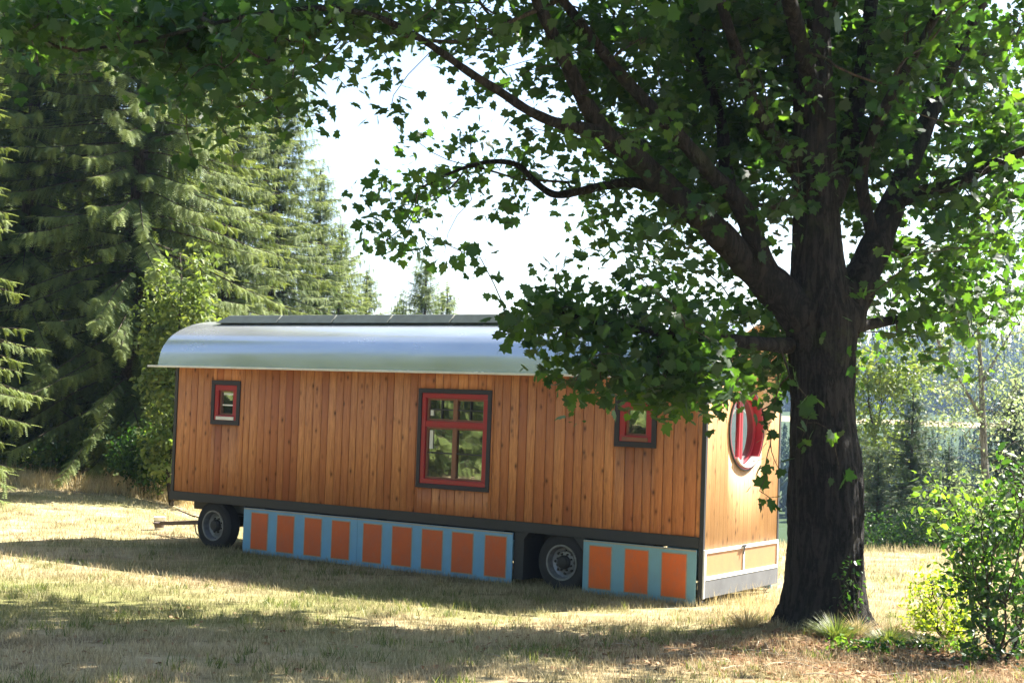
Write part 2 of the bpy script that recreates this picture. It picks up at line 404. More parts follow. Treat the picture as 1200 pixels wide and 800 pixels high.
# windows on the long side: (u0,u1,z0,z1) measured from the near corner
WINS = {'small_l': (8.58, 9.24, 2.105, 2.845), 'main': (3.50, 4.85, 1.315, 2.815), 'small_r': (.75, 1.41, 2.09, 2.79)}
def boards_side(y_face, thick, wins, name, mat, seed):
    r = np.random.default_rng(seed); V = []; Fs = []; rn = []
    def bx(x0, x1, y0, y1, z0, z1, t):
        b = len(V); e = .004
        V.extend([(x0, y0 + e, z0), (x0 + e, y0, z0), (x1 - e, y0, z0), (x1, y0 + e, z0), (x1, y1, z0), (x0, y1, z0)])
        V.extend([(p[0], p[1], z1) for p in V[b:b + 6]])
        rn.extend([t] * 12)
        Fs.extend([(b + k, b + (k + 1) % 6, b + 6 + (k + 1) % 6, b + 6 + k) for k in range(6)])
        Fs.extend([(b, b + 5, b + 4, b + 3), (b, b + 3, b + 2, b + 1), (b + 6, b + 7, b + 8, b + 9), (b + 6, b + 9, b + 10, b + 11)])
    x = -L + .06
    while x < -.06:
        wd = r.choice([.135, .15, .165, .18, .145]); x1 = min(x + wd, -.06)
        if -.06 - x1 < .05: x1 = -.06
        t = float(np.clip(r.beta(1.1, 1.3), 0, 1)); g = .0035 + r.random() * .002
        dy = r.random() * .004
        cuts = sorted({x + g, x1 - g} | {c for wv in wins for c in (-wv[1] + .02, -wv[0] - .02) if x + g < c < x1 - g})
        for a, b in zip(cuts[:-1], cuts[1:]):
            m = (a + b) / 2; segs = [(ZB + .002, ZT + .02)]
            for (u0, u1, z0, z1) in wins:
                if -u1 + .02 < m < -u0 - .02: segs = [(ZB + .002, z0 + .02), (z1 - .02, ZT + .02)]
            for z0, z1 in segs: bx(a, b, y_face + dy, y_face + thick, z0, z1, t)
        x = x1
    return V, Fs, rn
V_, F_, rn_ = boards_side(0.0, .022, list(WINS.values()), 'side_wall', None, 5)
side = np_obj('side_wall', V_, F_, MT['side_wood'], wagon, rn_)
V_, F_, rn_ = boards_side(0.0, .022, [], 'side_wall', None, 8)
V_ = [(x, W - y, z) for x, y, z in V_]; F_ = [tuple(reversed(f)) for f in F_]
np_obj('side_wall', V_, F_, MT['side_wood'], wagon, rn_)
# inner shell so that gaps and window openings look into a dark room
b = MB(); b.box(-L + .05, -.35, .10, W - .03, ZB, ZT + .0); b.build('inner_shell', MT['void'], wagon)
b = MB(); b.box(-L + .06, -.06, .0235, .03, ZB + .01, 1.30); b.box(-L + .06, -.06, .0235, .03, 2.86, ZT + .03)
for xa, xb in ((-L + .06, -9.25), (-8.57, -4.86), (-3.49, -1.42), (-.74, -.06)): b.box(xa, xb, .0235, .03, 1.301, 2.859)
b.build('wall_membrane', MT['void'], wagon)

# end walls with the round window
RC_V, RC_Z, RR = 1.265, 2.375, .565
def end_wall(xf, dirn, hole, seed):
    r = np.random.default_rng(seed); V = []; Fs = []; rn = []
    def prism(quad, t):
        b = len(V)
        for xx in (xf, xf - dirn * .022):
            for (v, z) in quad: V.append((xx, v, z))
        rn.extend([t] * 8)
        Fs.extend([(b, b + 1, b + 2, b + 3), (b + 7, b + 6, b + 5, b + 4), (b, b + 4, b + 5, b + 1), (b + 1, b + 5, b + 6, b + 2), (b + 2, b + 6, b + 7, b + 3), (b + 3, b + 7, b + 4, b)])
    v = .045
    zb = .76
    while v < W - .045:
        v1 = min(v + r.choice([.12, .135, .15]), W - .045)
        if W - .045 - v1 < .05: v1 = W - .045
        t = float(r.random()); n = 7; e = np.linspace(v + .0022, v1 - .0022, n)
        for a, c in zip(e[:-1], e[1:]):
            ta = roofz(a) - .03; tc = roofz(c) - .03; m = (a + c) / 2
            if hole and abs(a - RC_V) < RR and abs(c - RC_V) < RR:
                ha = math.sqrt(RR ** 2 - (a - RC_V) ** 2); hc_ = math.sqrt(RR ** 2 - (c - RC_V) ** 2)
                prism([(a, zb), (c, zb), (c, RC_Z - hc_), (a, RC_Z - ha)], t)
                prism([(a, RC_Z + ha), (c, RC_Z + hc_), (c, tc), (a, ta)], t)
            else: prism([(a, zb), (c, zb), (c, tc), (a, ta)], t)
        v = v1
    return V, Fs, rn
V_, F_, rn_ = end_wall(0.0, 1, True, 3); np_obj('end_wall', V_, F_, MT['end_wood'], wagon, rn_)
V_, F_, rn_ = end_wall(-L, -1, False, 4); np_obj('end_wall', V_, [tuple(reversed(f)) for f in F_], MT['end_wood'], wagon, rn_)
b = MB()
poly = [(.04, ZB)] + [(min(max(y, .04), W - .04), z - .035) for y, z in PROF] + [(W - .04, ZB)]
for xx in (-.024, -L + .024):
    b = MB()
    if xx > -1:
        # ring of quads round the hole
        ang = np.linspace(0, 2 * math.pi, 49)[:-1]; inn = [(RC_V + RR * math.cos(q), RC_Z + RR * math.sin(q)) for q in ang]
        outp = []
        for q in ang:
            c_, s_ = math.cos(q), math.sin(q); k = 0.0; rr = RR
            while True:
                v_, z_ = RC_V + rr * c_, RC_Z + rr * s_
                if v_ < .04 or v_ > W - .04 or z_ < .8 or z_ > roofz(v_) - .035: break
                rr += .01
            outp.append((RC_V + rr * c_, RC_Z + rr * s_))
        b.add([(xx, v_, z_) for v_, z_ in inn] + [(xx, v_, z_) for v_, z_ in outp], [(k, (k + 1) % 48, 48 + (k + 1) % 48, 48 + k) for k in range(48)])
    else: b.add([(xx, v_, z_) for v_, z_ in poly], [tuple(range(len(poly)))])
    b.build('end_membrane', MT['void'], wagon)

# corner posts, floor beam
b = MB(); b.box(-.058, .006, -.012, .04, .06, ZT); o = b.build('corner_post', MT['dark'], wagon, .004)
b = MB(); b.box(-.03, .010, W - .042, W + .008, .3, ZT); b.build('corner_post', MT['dark'], wagon, .004)
b = MB(); b.box(-L - .006, -L + .058, -.012, .04, .8, ZT); b.build('corner_post', MT['dark'], wagon, .004)
b = MB(); b.box(-L - .006, -L + .058, W - .04, W + .012, .8, ZT); b.build('corner_post', MT['dark'], wagon, .004)
b = MB(); b.box(-L - .02, -.060, -.022, .10, .785, ZB); b.build('floor_beam', MT['dark'], wagon, .005)
b = MB(); b.box(-L - .02, -.060, W - .10, W + .022, .785, ZB); b.build('floor_beam', MT['dark'], wagon, .005)
b = MB(); b.box(-L + .01, -.062, .102, W - .102, .80, ZB - .003); b.build('floor', MT['dark'], wagon)
b = MB(); b.box(-L, -1.0, .55, .68, .60, .79); b.box(-L, -1.0, W - .68, W - .55, .60, .79)
for k in range(8): b.box(-9.5 + k * 1.2, -9.42 + k * 1.2, .3, W - .3, .68, .795)
b.build('chassis', MT['hub'], wagon)

# roof
def roof_sheet(x0, x1, name='roof'):
    xsr = np.linspace(x0, x1, 11); V = []
    outer = PROF; n = len(PROF)
    # refine profile
    pp = np.array(PROF); tt = np.arange(n); t2 = np.linspace(0, n - 1, n * 5)
    py = np.interp(t2, tt, pp[:, 0]); pz = np.interp(t2, tt, pp[:, 1])
    for _ in range(3):
        py[1:-1] = (py[:-2] + 2 * py[1:-1] + py[2:]) / 4; pz[1:-1] = (pz[:-2] + 2 * pz[1:-1] + pz[2:]) / 4
    m = len(py); T = .03
    cy, cz = W / 2, 3.0
    for x in xsr:
        for q in range(m): V.append((x, py[q], pz[q]))
        for q in range(m): V.append((x, cy + (py[q] - cy) * (1 - T / 1.2), pz[q] - T))
    S = 2 * m; Fs = []
    for k in range(len(xsr) - 1):
        for q in range(m - 1):
            a = k * S + q; Fs.append((a, a + 1, a + 1 + S, a + S)); a += m; Fs.append((a, a + S, a + 1 + S, a + 1))
        for q in (0, m - 1):
            a = k * S + q; Fs.append((a, a + S, a + S + m, a + m) if q else (a, a + m, a + S + m, a + S))
    for k in (0, len(xsr) - 1):
        for q in range(m - 1):
            a = k * S + q; Fs.append((a, a + m, a + m + 1, a + 1) if k == 0 else (a, a + 1, a + m + 1, a + m))
    b = MB(); b.add(V, Fs); o = b.build(name, MT['roof'], wagon, smooth=True)
    es = o.modifiers.new('split', 'EDGE_SPLIT'); es.split_angle = math.radians(50)
    return o
rf = roof_sheet(-L - .43, .30)
b = MB(); b.box(-L - .55, .34, -.16, .02, 3.045, 3.078); b.build('eave_flashing', MT['white'], rf, .004)
b = MB(); b.box(-L - .55, .34, W - .02, W + .16, 3.045, 3.078); b.build('eave_flashing', MT['white'], rf, .004)
# overlap seam on the sheet
b = MB(); b.box(-L - .43, .30, .512, .520, 3.722, 3.733); b.build('seam', MT['tan'], rf)
# low grey panels along the ridge
xp = [-9.98, -8.52, -7.29, -6.10, -4.86, -3.64, -2.42, -1.2]
for k in range(len(xp) - 1):
    b = MB(); x0, x1 = xp[k] + .012, xp[k + 1] - .012; s0 = .22 if k == 0 else 0
    b.add([(x0, .72, 3.86), (x1, .72, 3.86), (x1, 1.75, 3.86), (x0, 1.75, 3.86), (x0 + s0, .86, 4.0), (x1, .86, 4.0), (x1, 1.61, 4.0), (x0 + s0, 1.61, 4.0)],
          [(0, 3, 2, 1), (4, 5, 6, 7), (0, 1, 5, 4), (1, 2, 6, 5), (2, 3, 7, 6), (3, 0, 4, 7)])
    b.build('ridge_panel', MT['panel'], rf, .008)

# --- rectangular windows on the long side
def rect_frame(b, u0, u1, z0, z1, t, y0, y1):
    b.box(-u1, -u0, y0, y1, z0, z0 + t); b.box(-u1, -u0, y0, y1, z1 - t, z1)
    b.box(-u1, -u1 + t, y0, y1, z0 + t, z1 - t); b.box(-u0 - t, -u0, y0, y1, z0 + t, z1 - t)
def side_window(key, label):
    u0, u1, z0, z1 = WINS[key]
    T = .065 if key == 'main' else .075
    b = MB(); rect_frame(b, u0, u1, z0, z1, T, -.022, .06); wd = b.build('window', MT['navy'], wagon, .004); tag(wd, label)
    a0, a1, c0, c1 = u0 + T + .002, u1 - T - .002, z0 + T + .002, z1 - T - .002
    R = .075 if key == 'main' else .085
    b = MB(); rect_frame(b, a0, a1, c0, c1, R, -.010, .08); 
    if key == 'main':
        zt = c0 + (c1 - c0) * .625; b.box(-a1 + R, -a0 - R, -.006, .075, zt, zt + .095)
    b.build('frame', MT['red'], wd, .006)
    i0, i1, k0, k1 = a0 + R + .002, a1 - R - .002, c0 + R + .002, c1 - R - .002
    b = MB()
    if key == 'main':
        um = (i0 + i1) / 2
        for zz0, zz1 in ((k0, zt - .002), (zt + .097, k1)):
            for p0, p1 in ((i0, um - .001), (um + .001, i1)):
                s = .028; rect_frame(b, p0, p1, zz0, zz1, s, .028, .068)
        b.box(-um - .038, -um + .038, .016, .027, k0, zt - .002); b.box(-um - .038, -um + .038, .016, .027, zt + .097, k1)
        b.build('sash', MT['brownsash'], wd, .003)
        b = MB()
        zl = (k0 + zt) / 2 - .01; b.box(-i1 + .03, -um - .04, .030, .044, zl, zl + .022); b.build('glazing_bar', MT['dark'], wd); b = MB(); b.box(-um + .04, -i0 - .03, .030, .044, zl, zl + .022); b.build('glazing_bar', MT['dark'], wd)
        zu = (zt + .097 + k1) / 2 - .01
        for p0, p1 in ((i0, um), (um, i1)):
            b = MB(); q = (p0 + p1) / 2; b.box(-p1 + .035, -p0 - .035, .030, .044, zu, zu + .02); b.box(-q - .01, -q + .01, .0305, .0445, zt + .13, zu - .001); b.box(-q - .01, -q + .01, .0305, .0445, zu + .021, k1 - .03); b.build('glazing_bar', MT['dark'], wd)
        b = MB(); b.box(-i1 + .055, -i1 + .115, .038, .046, zt - .33, zt - .05); b.build('sticker', MT['sticker'], wd)
        b = MB(); b.box(-i1 + .055, -i1 + .11, .038, .046, zt + .17, zt + .27); b.build('sticker', MT['sticker'], wd)
    else:
        rect_frame(b, i0, i1, k0, k1, .026, .03, .07); b.build('sash', MT['brownsash'], wd, .003)
        b = MB(); b.box(-a1 + .05, -a0 - .05, -.025, .03, c0 + .005, c0 + .06)
        b.build('sill', MT['white'] if key == 'small_l' else MT['brownsash'], wd, .004)
        if key == 'small_l':
            b = MB(); b.box(-i1 + .05, -i0 - .045, .042, .050, k0 + .155, k0 + .178); b.build('blind_rail', MT['sticker'], wd); b = MB(); b.box(-i1 + .07, -i0 - .0, .042, .050, k1 - .075, k1 - .045); b.build('blind_rail', MT['sticker'], wd)
    b = MB(); b.box(-i1, -i0, .054, .060, k0, k1); b.build('pane', MT['glass'], wd)
side_window('small_l', 'small red window left of the big one, with a pale sill')
side_window('main', 'large red framed window with four lights and stickers on the glass')
side_window('small_r', 'small red window near the right corner, half behind maple leaves')

# --- round window on the end wall (deep reveal)
def lathe_x(b, prof, n=64, cv=RC_V, cz=RC_Z):
    V = []
    for r, xx in prof:
        for k in range(n):
            a = 2 * math.pi * k / n; V.append((xx, cv + r * math.cos(a), cz + r * math.sin(a)))
    m = len(prof)
    b.add(V, [(i * n + k, i * n + (k + 1) % n, (i + 1) * n + (k + 1) % n, (i + 1) * n + k) for i in range(m - 1) for k in range(n)])
b = MB(); lathe_x(b, [(RR + .012, .001), (RR + .012, .022), (RR - .004, .024), (RR - .004, -.015)]); rw = b.build('round_window', MT['dark'], wagon, smooth=False)
tag(rw, 'round porthole window with a deep red reveal')
b = MB(); lathe_x(b, [(RR - .005, .018), (RR - .03, .016), (RR - .035, -.09), (RR - .07, -.095), (RR - .075, -.08), (RR - .10, -.08), (RR - .105, -.115)]); b.build('frame', MT['red'], rw, smooth=False)
b = MB()
for s in (-1, 1): b.box(-.115, -.078, RC_V + s * .034 - .032, RC_V + s * .034 + .032, RC_Z - RR + .14, RC_Z + RR - .14)
b.build('mullion', MT['red'], rw, .01)
b = MB(); Vv = [(-.108, RC_V + (RR - .095) * math.cos(q), RC_Z + (RR - .095) * math.sin(q)) for q in np.linspace(0, 2 * math.pi, 49)[:-1]]
b.add(Vv, [tuple(range(48))]); b.build('pane', MT['glass'], rw)
b = MB(); N = 24; Vv = []
for k in range(N + 1):
    q = math.radians(-90 - 42 + 84 * k / N)
    for r_, xx in ((RR - .036, -.078), (RR - .036, .05), (RR - .058, .05), (RR - .058, -.078)): Vv.append((xx, RC_V + r_ * math.cos(q), RC_Z + r_ * math.sin(q)))
Fs = [(k * 4 + j, k * 4 + (j + 1) % 4, k * 4 + 4 + (j + 1) % 4, k * 4 + 4 + j) for k in range(N) for j in range(4)] + [(3, 2, 1, 0), (N * 4, N * 4 + 1, N * 4 + 2, N * 4 + 3)]
b.add(Vv, Fs); b.build('sill', MT['white'], rw)

# --- end lower box with white frame
b = MB()
b.box(.002, .026, .02, W - .02, .715, .765); b.box(.002, .026, .02, W - .02, .355, .405)
b.box(.002, .026, .02, .06, .405, .715); b.box(.002, .026, W - .06, W - .02, .405, .715); b.box(.002, .026, 1.235, 1.275, .405, .715)
eb = b.build('end_panel_frame', MT['white'], wagon, .004)
for v0, v1 in ((.06, 1.235), (1.275, W - .06)):
    b = MB(); b.box(-.01, .010, v0, v1, .405, .715); b.build('panel', MT['cream'], eb)
b = MB(); b.bar((.045, 1.27, .755), (.045, 1.16, .755), .022, .026); b.bar((.045, 1.235, .76), (.04, 1.20, .64), .012, .012); b.bar((.02, 1.25, .745), (.05, 1.25, .75), .02, .02); b.build('handle', MT['dark'], eb)
b = MB(); b.box(-.03, .020, .0, W + .0, .12, .352); b.build('bumper_board', MT['greyboard'], wagon, .006)
b = MB(); b.box(.006, .032, -.012, .018, .12, .77); b.build('corner_strip', MT['white'], wagon, .003)

# --- skirts
def skirt(u0, u1, rects, mat, om, z0=.025, z1=.765, y0=-.02):
    b = MB(); b.box(-u1, -u0, y0 - .02, y0, z0, z1); s = b.build('skirt_panel', mat, wagon, .003)
    b = MB(); y = y0 - .0235
    zb, zt = z0 + .085, z1 - .075
    for a, c in rects: b.box(-c - .016, -a + .016, y - .002, y0 - .018, zb - .016, zt + .016)
    b.box(-u1 + .002, -u0 - .002, y - .001, y0 - .018, z1 - .024, z1 - .004)
    b.build('border', MT['tan'], s)
    b = MB()
    for a, c in rects: b.box(-c, -a, y - .006, y - .001, zb, zt)
    b.build('stripe', om, s)
    return s
R1 = [(3.14, 3.50), (3.73, 4.10), (4.29, 4.66), (4.87, 5.23), (5.45, 5.80)]
R2 = [(6.09, 6.44), (6.67, 7.01), (7.25, 7.60), (7.82, 8.17)]
skirt(3.03, 5.93, R1, MT['blue'], MT['orange'])
skirt(5.934, 8.36, R2, MT['blue'], MT['orange'])
skirt(.075, 1.83, [(.22, .58), (.80, 1.15), (1.38, 1.72)], MT['bluegrey'], MT['orange_bright'], y0=-.03)
for u0, u1 in ((3.03, 8.36), (.1, 1.83)):
    b = MB(); b.box(-u1, -u0, W + .02, W + .04, .03, .765); b.build('skirt_panel', MT['blue'], wagon)

# --- wheels
def wheel(u, v, z, r, face=-1, style=0, steer=0.0):
    e = bpy.data.objects.new('wheel', None); C.objects.link(e); e.parent = wagon; e.location = (-u, v, z); e.rotation_euler = (0, 0, steer)
    f = face; c = (0, 0, 0)
    b = MB(); tr = r; ri = r * .60
    prof = [(ri, .10 * f), (ri + .02, .125 * f), (tr * .86, .135 * f), (tr * .95, .12 * f), (tr, .095 * f)]
    for yy in (.06, .055, .02, .015, -.015, -.02, -.055, -.06): prof.append((tr - (.012 if abs(yy) in (.055, .015) and False else 0) + (0 if yy not in (.055, .015, -.02, -.06) else -.014), yy * f))
    prof += [(tr, -.095 * f), (tr * .95, -.12 * f), (tr * .86, -.135 * f), (ri + .02, -.125 * f), (ri, -.10 * f)]
    b.lathe_y(c, prof, 56); ty = b.build('tyre', MT['rubber'], e, smooth=True)
    es = ty.modifiers.new('s', 'EDGE_SPLIT'); es.split_angle = math.radians(35)
    b = MB(); b.lathe_y(c, [(ri + .012, .128 * f), (ri + .012, .135 * f), (ri - .012, .134 * f), (ri - .022, .10 * f), (ri - .03, .02 * f), (ri - .075, .0 * f), (ri - .09, .028 * f), (.09, .040 * f), (.05, .04 * f), (.0, .04 * f)], 56)
    rm = b.build('rim', MT['rim'], e, smooth=True); es = rm.modifiers.new('s', 'EDGE_SPLIT'); es.split_angle = math.radians(35)
    b = MB(); b.lathe_y(c, [(.10, .03 * f), (.098, .085 * f), (.075, .12 * f), (.03, .125 * f), (0, .125 * f)], 24)
    n = 8
    for k in range(n):
        a = 2 * math.pi * (k + .5) / n; x, zz = .118 * math.cos(a), .118 * math.sin(a)
        b.lathe_y((x, 0, zz), [(.016, .03 * f), (.016, .062 * f), (0, .062 * f)], 6)
    for k in range(n):
        a = 2 * math.pi * k / n; x, zz = .165 * math.cos(a), .165 * math.sin(a)
        if style == 0: b.lathe_y((x * .97, 0, zz * .97), [(.02, .010 * f), (.02, .036 * f), (0, .036 * f)], 8)
    b.build('hub', MT['hub'], e)
wheel(9.12, .16, .405, .405, -1, 1, math.radians(-2)); wheel(9.12, W - .16, .405, .405, 1, 1)
wheel(2.24, .17, .40, .405, -1, 0); wheel(2.24, W - .17, .40, .405, 1, 0)
wheel(3.28 - .28, .62, .40, .40, -1, 0) if False else None
for u in (9.12, 2.24):
    b = MB(); b.tube([(-u, .2, .40), (-u, W - .2, .40)], .05, 12)
    if u > 5: b.build('axle', MT['hub'], wagon)
b.build('axle', MT['hub'], wagon)
b = MB(); b.box(-9.5, -8.7, .6, W - .6, .45, .60); b.build('turntable', MT['hub'], wagon)
b = MB(); b.box(-9.42, -8.8, .45, .55, .48, .56); b.build('leaf_spring', MT['hub'], wagon); b = MB(); b.box(-2.8, -1.7, .45, .55, .45, .52); b.build('leaf_spring', MT['hub'], wagon)
# dark wheel box round the rear wheel and the light plate above the front axle
b = MB(); b.box(-3.028, -1.832, .62, .66, .06, .78); b.box(-3.026, -2.86, .0, .60, .10, .782); 
b.add([(-3.02, -.005, .78), (-2.78, -.005, .78), (-3.02, -.005, .50), (-3.02, .2, .78), (-2.78, .2, .78), (-3.02, .2, .50)], [(0, 2, 1), (3, 4, 5), (0, 1, 4, 3), (1, 2, 5, 4), (2, 0, 3, 5)])
b.add([(-1.84, -.005, .78), (-2.02, -.005, .78), (-1.84, -.005, .58), (-1.84, .2, .78), (-2.02, .2, .78), (-1.84, .2, .58)], [(0, 1, 2), (3, 5, 4), (0, 3, 4, 1), (1, 4, 5, 2), (2, 5, 3, 0)])
b.build('wheel_box', MT['dark'], wagon)
b = MB(); b.box(-9.0, -8.72, .35, .37, .62, .782); b.build('mud_flap_plate', MT['greyboard'], wagon)
# drawbar
b = MB()
A = (-9.35, .75, .42); B = (-9.35, 1.7, .42); T = (-11.35, 1.22, .22)
b.bar(A, T, .05, .07); b.bar(B, T, .05, .07); b.bar((-10.1, .93, .35), (-10.1, 1.52, .35), .04, .05)
b.bar((-11.3, 1.22, .22), (-11.62, 1.22, .2), .07, .07)
b.bar((-10.55, 1.0, .40), (-10.9, .95, .50), .02, .02); b.bar((-10.3, 1.0, .38), (-10.6, 1.0, .42), .025, .02); b.bar((-10.4, 1.0, .33), (-10.42, 1.0, .1), .03, .02)
b.build('drawbar', MT['rust'], wagon, .004)
b = MB(); n = 20
b.tube([(-11.70 + .08 * math.cos(q), 1.22 + .08 * math.sin(q), .19) for q in np.linspace(0, 2 * math.pi, 21)], .02, 8, False); b.build('tow_eye', MT['rust'], wagon, smooth=True)
b = MB(); pts = [(-9.6, .9, .36), (-9.9, .85, .1), (-10.25, .88, .05), (-10.5, 1.0, .12), (-10.6, 1.05, .3)]
b.tube(pts, .012, 6); b.build('cable', MT['hub'], wagon)

# small things by the drawbar
def rock(name, p, s, mat, label, cat, seed):
    r = np.random.default_rng(seed); bpy_me = bpy.data.meshes.new(name)
    import bmesh
    bm = bmesh.new(); bmesh.ops.create_icosphere(bm, subdivisions=3, radius=1)
    for v in bm.verts:
        c = v.co.copy(); k = 1 + .18 * math.sin(c.x * 3.1 + seed) * math.cos(c.y * 2.7 - seed) + .1 * math.sin(c.z * 6 + seed) + r.normal() * .02
        v.co = Vector((c.x * s[0], c.y * s[1], c.z * s[2])) * k
    bm.to_mesh(bpy_me); bm.free(); o = link(name, bpy_me, mat)
    o.location = p; tag(o, label, cat); return o
p = at(262, 640, 24.6)

p = onz_bucket = at(187, 611, 28.0)
gz = float(ground(p[0], p[1]))
bk = empty('bucket', (p[0], p[1], gz), 0, 'small dirty white and brown bucket standing behind the drawbar', 'bucket')
b = MB(); nn = 20; V_ = []; 
prof = [(.0, .0), (.085, .0), (.115, .24), (.122, .245), (.110, .24), (.08, .02), (0, .02)]
for r_, z_ in prof:
    for k in range(nn): V_.append((r_ * math.cos(2 * math.pi * k / nn), r_ * math.sin(2 * math.pi * k / nn), z_))
b.add(V_, [(i * nn + k, i * nn + (k + 1) % nn, (i + 1) * nn + (k + 1) % nn, (i + 1) * nn + k) for i in range(len(prof) - 1) for k in range(nn)])
b.build('body', MT['white'], bk, smooth=True)
b = MB(); V_ = []
for z_ in (.05, .17):
    r_ = .085 + .03 * z_ / .24 + .003
    for k in range(nn): V_.append((r_ * math.cos(2 * math.pi * k / nn), r_ * math.sin(2 * math.pi * k / nn), z_))
b.add(V_, [(k, (k + 1) % nn, nn + (k + 1) % nn, nn + k) for k in range(nn)]); b.build('red_band', MT['rust'], bk)
b = MB(); b.tube([(.12 * math.cos(q), .02, .24 + .1 * math.sin(q)) for q in np.linspace(0, math.pi, 12)], .004, 5); b.build('handle', MT['rim'], bk)

# ------------------------------------------------------------------ plant tools
def leaf_maple():
    h = [(.05, -.02), (.34, -.14), (.37, .06), (.62, .18), (.45, .36), (.50, .66), (.27, .60), (.18, .80)]
    pts = [(0, .0)] + h + [(0, 1.0)] + [(-x, y) for x, y in reversed(h)]
    V = [(0, .3, -.03)] + [(x * 1.0, y, .16 * abs(x) - .34 * x * x - .22 * y * y) for x, y in pts]
    n = len(pts)
    return np.array(V), np.array([(0, 1 + k, 1 + (k + 1) % n) for k in range(n)])
def leaf_oval():
    V = [(0, 0, 0), (.26, .3, .05), (.22, .68, .02), (0, 1, -.08), (-.22, .68, .02), (-.26, .3, .05), (0, .5, -.03)]
    return np.array(V, float), np.array([(0, 1, 6), (1, 2, 6), (2, 3, 6), (3, 4, 6), (4, 5, 6), (5, 0, 6)])
def spray():
    V = []; Fs = []
    def tri(a, b, c): k = len(V); V.extend([a, b, c]); Fs.append((k, k + 1, k + 2))
    tri((-.02, 0, 0), (.02, 0, 0), (0, 1.0, -.12))
    for k in range(7):
        y = .08 + .125 * k; l = .26 * (1 - .7 * k / 7) + .03
        for s in (-1, 1):
            tri((0, y - .035, -.12 * y * y), (0, y + .045, -.12 * y * y), (s * l, y + l * .55, -.12 * y * y - .30 * l))
    return np.array(V, float), np.array(Fs)
def blade():
    V = [(-.5, 0, 0), (.5, 0, 0), (-.35, .25, .55), (.35, .25, .55), (0, .7, 1.)]
    return np.array(V, float), np.array([(0, 1, 3), (0, 3, 2), (2, 3, 4)])
LM, LO, LS, LB = leaf_maple(), leaf_oval(), spray(), blade()

def grow(skel, skel_len, targets, alpha=.25, clamp=99.):
    """join every target to the nearest node, Prim-like, preferring short paths to the root.
    skel (s,3), skel_len (s,), -> nodes (s+n,3), parent"""
    n = len(targets); s = len(skel)
    P = np.concatenate([skel, targets]); par = np.full(s + n, -1); pl = np.concatenate([skel_len, np.zeros(n)])
    best = np.full(n, 1e9); bp = np.zeros(n, int)
    for k in range(0, s, 200):
        D = np.linalg.norm(targets[:, None] - skel[None, k:k + 200], axis=2) + alpha * skel_len[None, k:k + 200]
        m = D.min(1); a = D.argmin(1) + k; u = m < best; best[u] = m[u]; bp[u] = a[u]
    done = np.zeros(n, bool); order = []
    for _ in range(n):
        i = int(np.argmin(np.where(done, 1e9, best))); done[i] = True; order.append(i)
        par[s + i] = bp[i]; d = np.linalg.norm(P[s + i] - P[bp[i]])
        if d > clamp:
            P[s + i] = P[bp[i]] + (P[s + i] - P[bp[i]]) * (clamp / d); targets[i] = P[s + i]; d = clamp
        pl[s + i] = pl[bp[i]] + d
        D = np.linalg.norm(targets - targets[i], axis=1) + alpha * pl[s + i]
        u = (~done) & (D < best); best[u] = D[u]; bp[u] = s + i
    cnt = np.zeros(s + n); cnt[s:] = 1
    for i in reversed(order): cnt[par[s + i]] += cnt[s + i]
    return P, par, cnt, pl

def twig_mesh(P, par, cnt, s, r0=.004, k=.5, n=5, sag=.0, seg=3, rmax=.08):
    V = []; Fs = []; rg = np.random.default_rng(3)
    idx = np.arange(s, len(P)); A = P[par[idx]]; B = P[idx]
    ra = np.minimum(r0 * np.maximum(cnt[par[idx]], 1) ** k, rmax); rb = np.minimum(r0 * cnt[idx] ** k, rmax)
    ra = np.minimum(ra, rb * 1.8); ra = np.where(par[idx] < s, rb * 1.25, ra)
    d = norm(B - A); ln = np.linalg.norm(B - A, axis=1)
    ref = np.where(np.abs(d[:, 2:3]) > .9, np.array([[1., 0, 0]]), np.array([[0, 0, 1.]]))
    x = norm(np.cross(d, ref)); y = np.cross(x, d)
    off = (rg.normal(size=(len(idx), 3)) * .14 + np.array([0, 0, sag])) * ln[:, None]
    rings = []
    for q in range(seg + 1):
        t = q / seg; c = A + (B - A) * t + off * (4 * t * (1 - t)) * .5
        r = (ra * (1 - t) + rb * t)[:, None]
        for m in range(n):
            an = 2 * math.pi * m / n; rings.append(c + (x * math.cos(an) + y * math.sin(an)) * r)
    V = np.stack(rings, 1)          # (N, (seg+1)*n, 3)
    base = (np.arange(len(idx)) * (seg + 1) * n)[:, None, None]
    f = np.array([(q * n + m, q * n + (m + 1) % n, (q + 1) * n + (m + 1) % n, (q + 1) * n + m) for q in range(seg) for m in range(n)])
    return V.reshape(-1, 3), (f[None] + base).reshape(-1, 4)

def leaves_at(centres, per, spread, size, tmpl, up=1.0, tilt=.8, droop=.3, r=rng, szv=.36):
    n = len(centres) * per
    c = np.repeat(centres, per, 0) + r.normal(size=(n, 3)) * spread * np.array([1, 1, .75])
    z = norm(np.array([0, 0, up]) + r.normal(size=(n, 3)) * tilt)
    y = norm(r.normal(size=(n, 3)) + np.array([0, 0, -droop * 2]))
    y = norm(y - z * np.sum(y * z, 1, keepdims=True))
    S = size * (1 + r.normal(size=n) * szv).clip(.45, 1.6)
    rn = np.clip(np.repeat(r.random(len(centres)), per) * .5 + r.random(n) * .5, 0, 1)
    return instance(tmpl[0], tmpl[1], c, frames(y, z), S, rn)

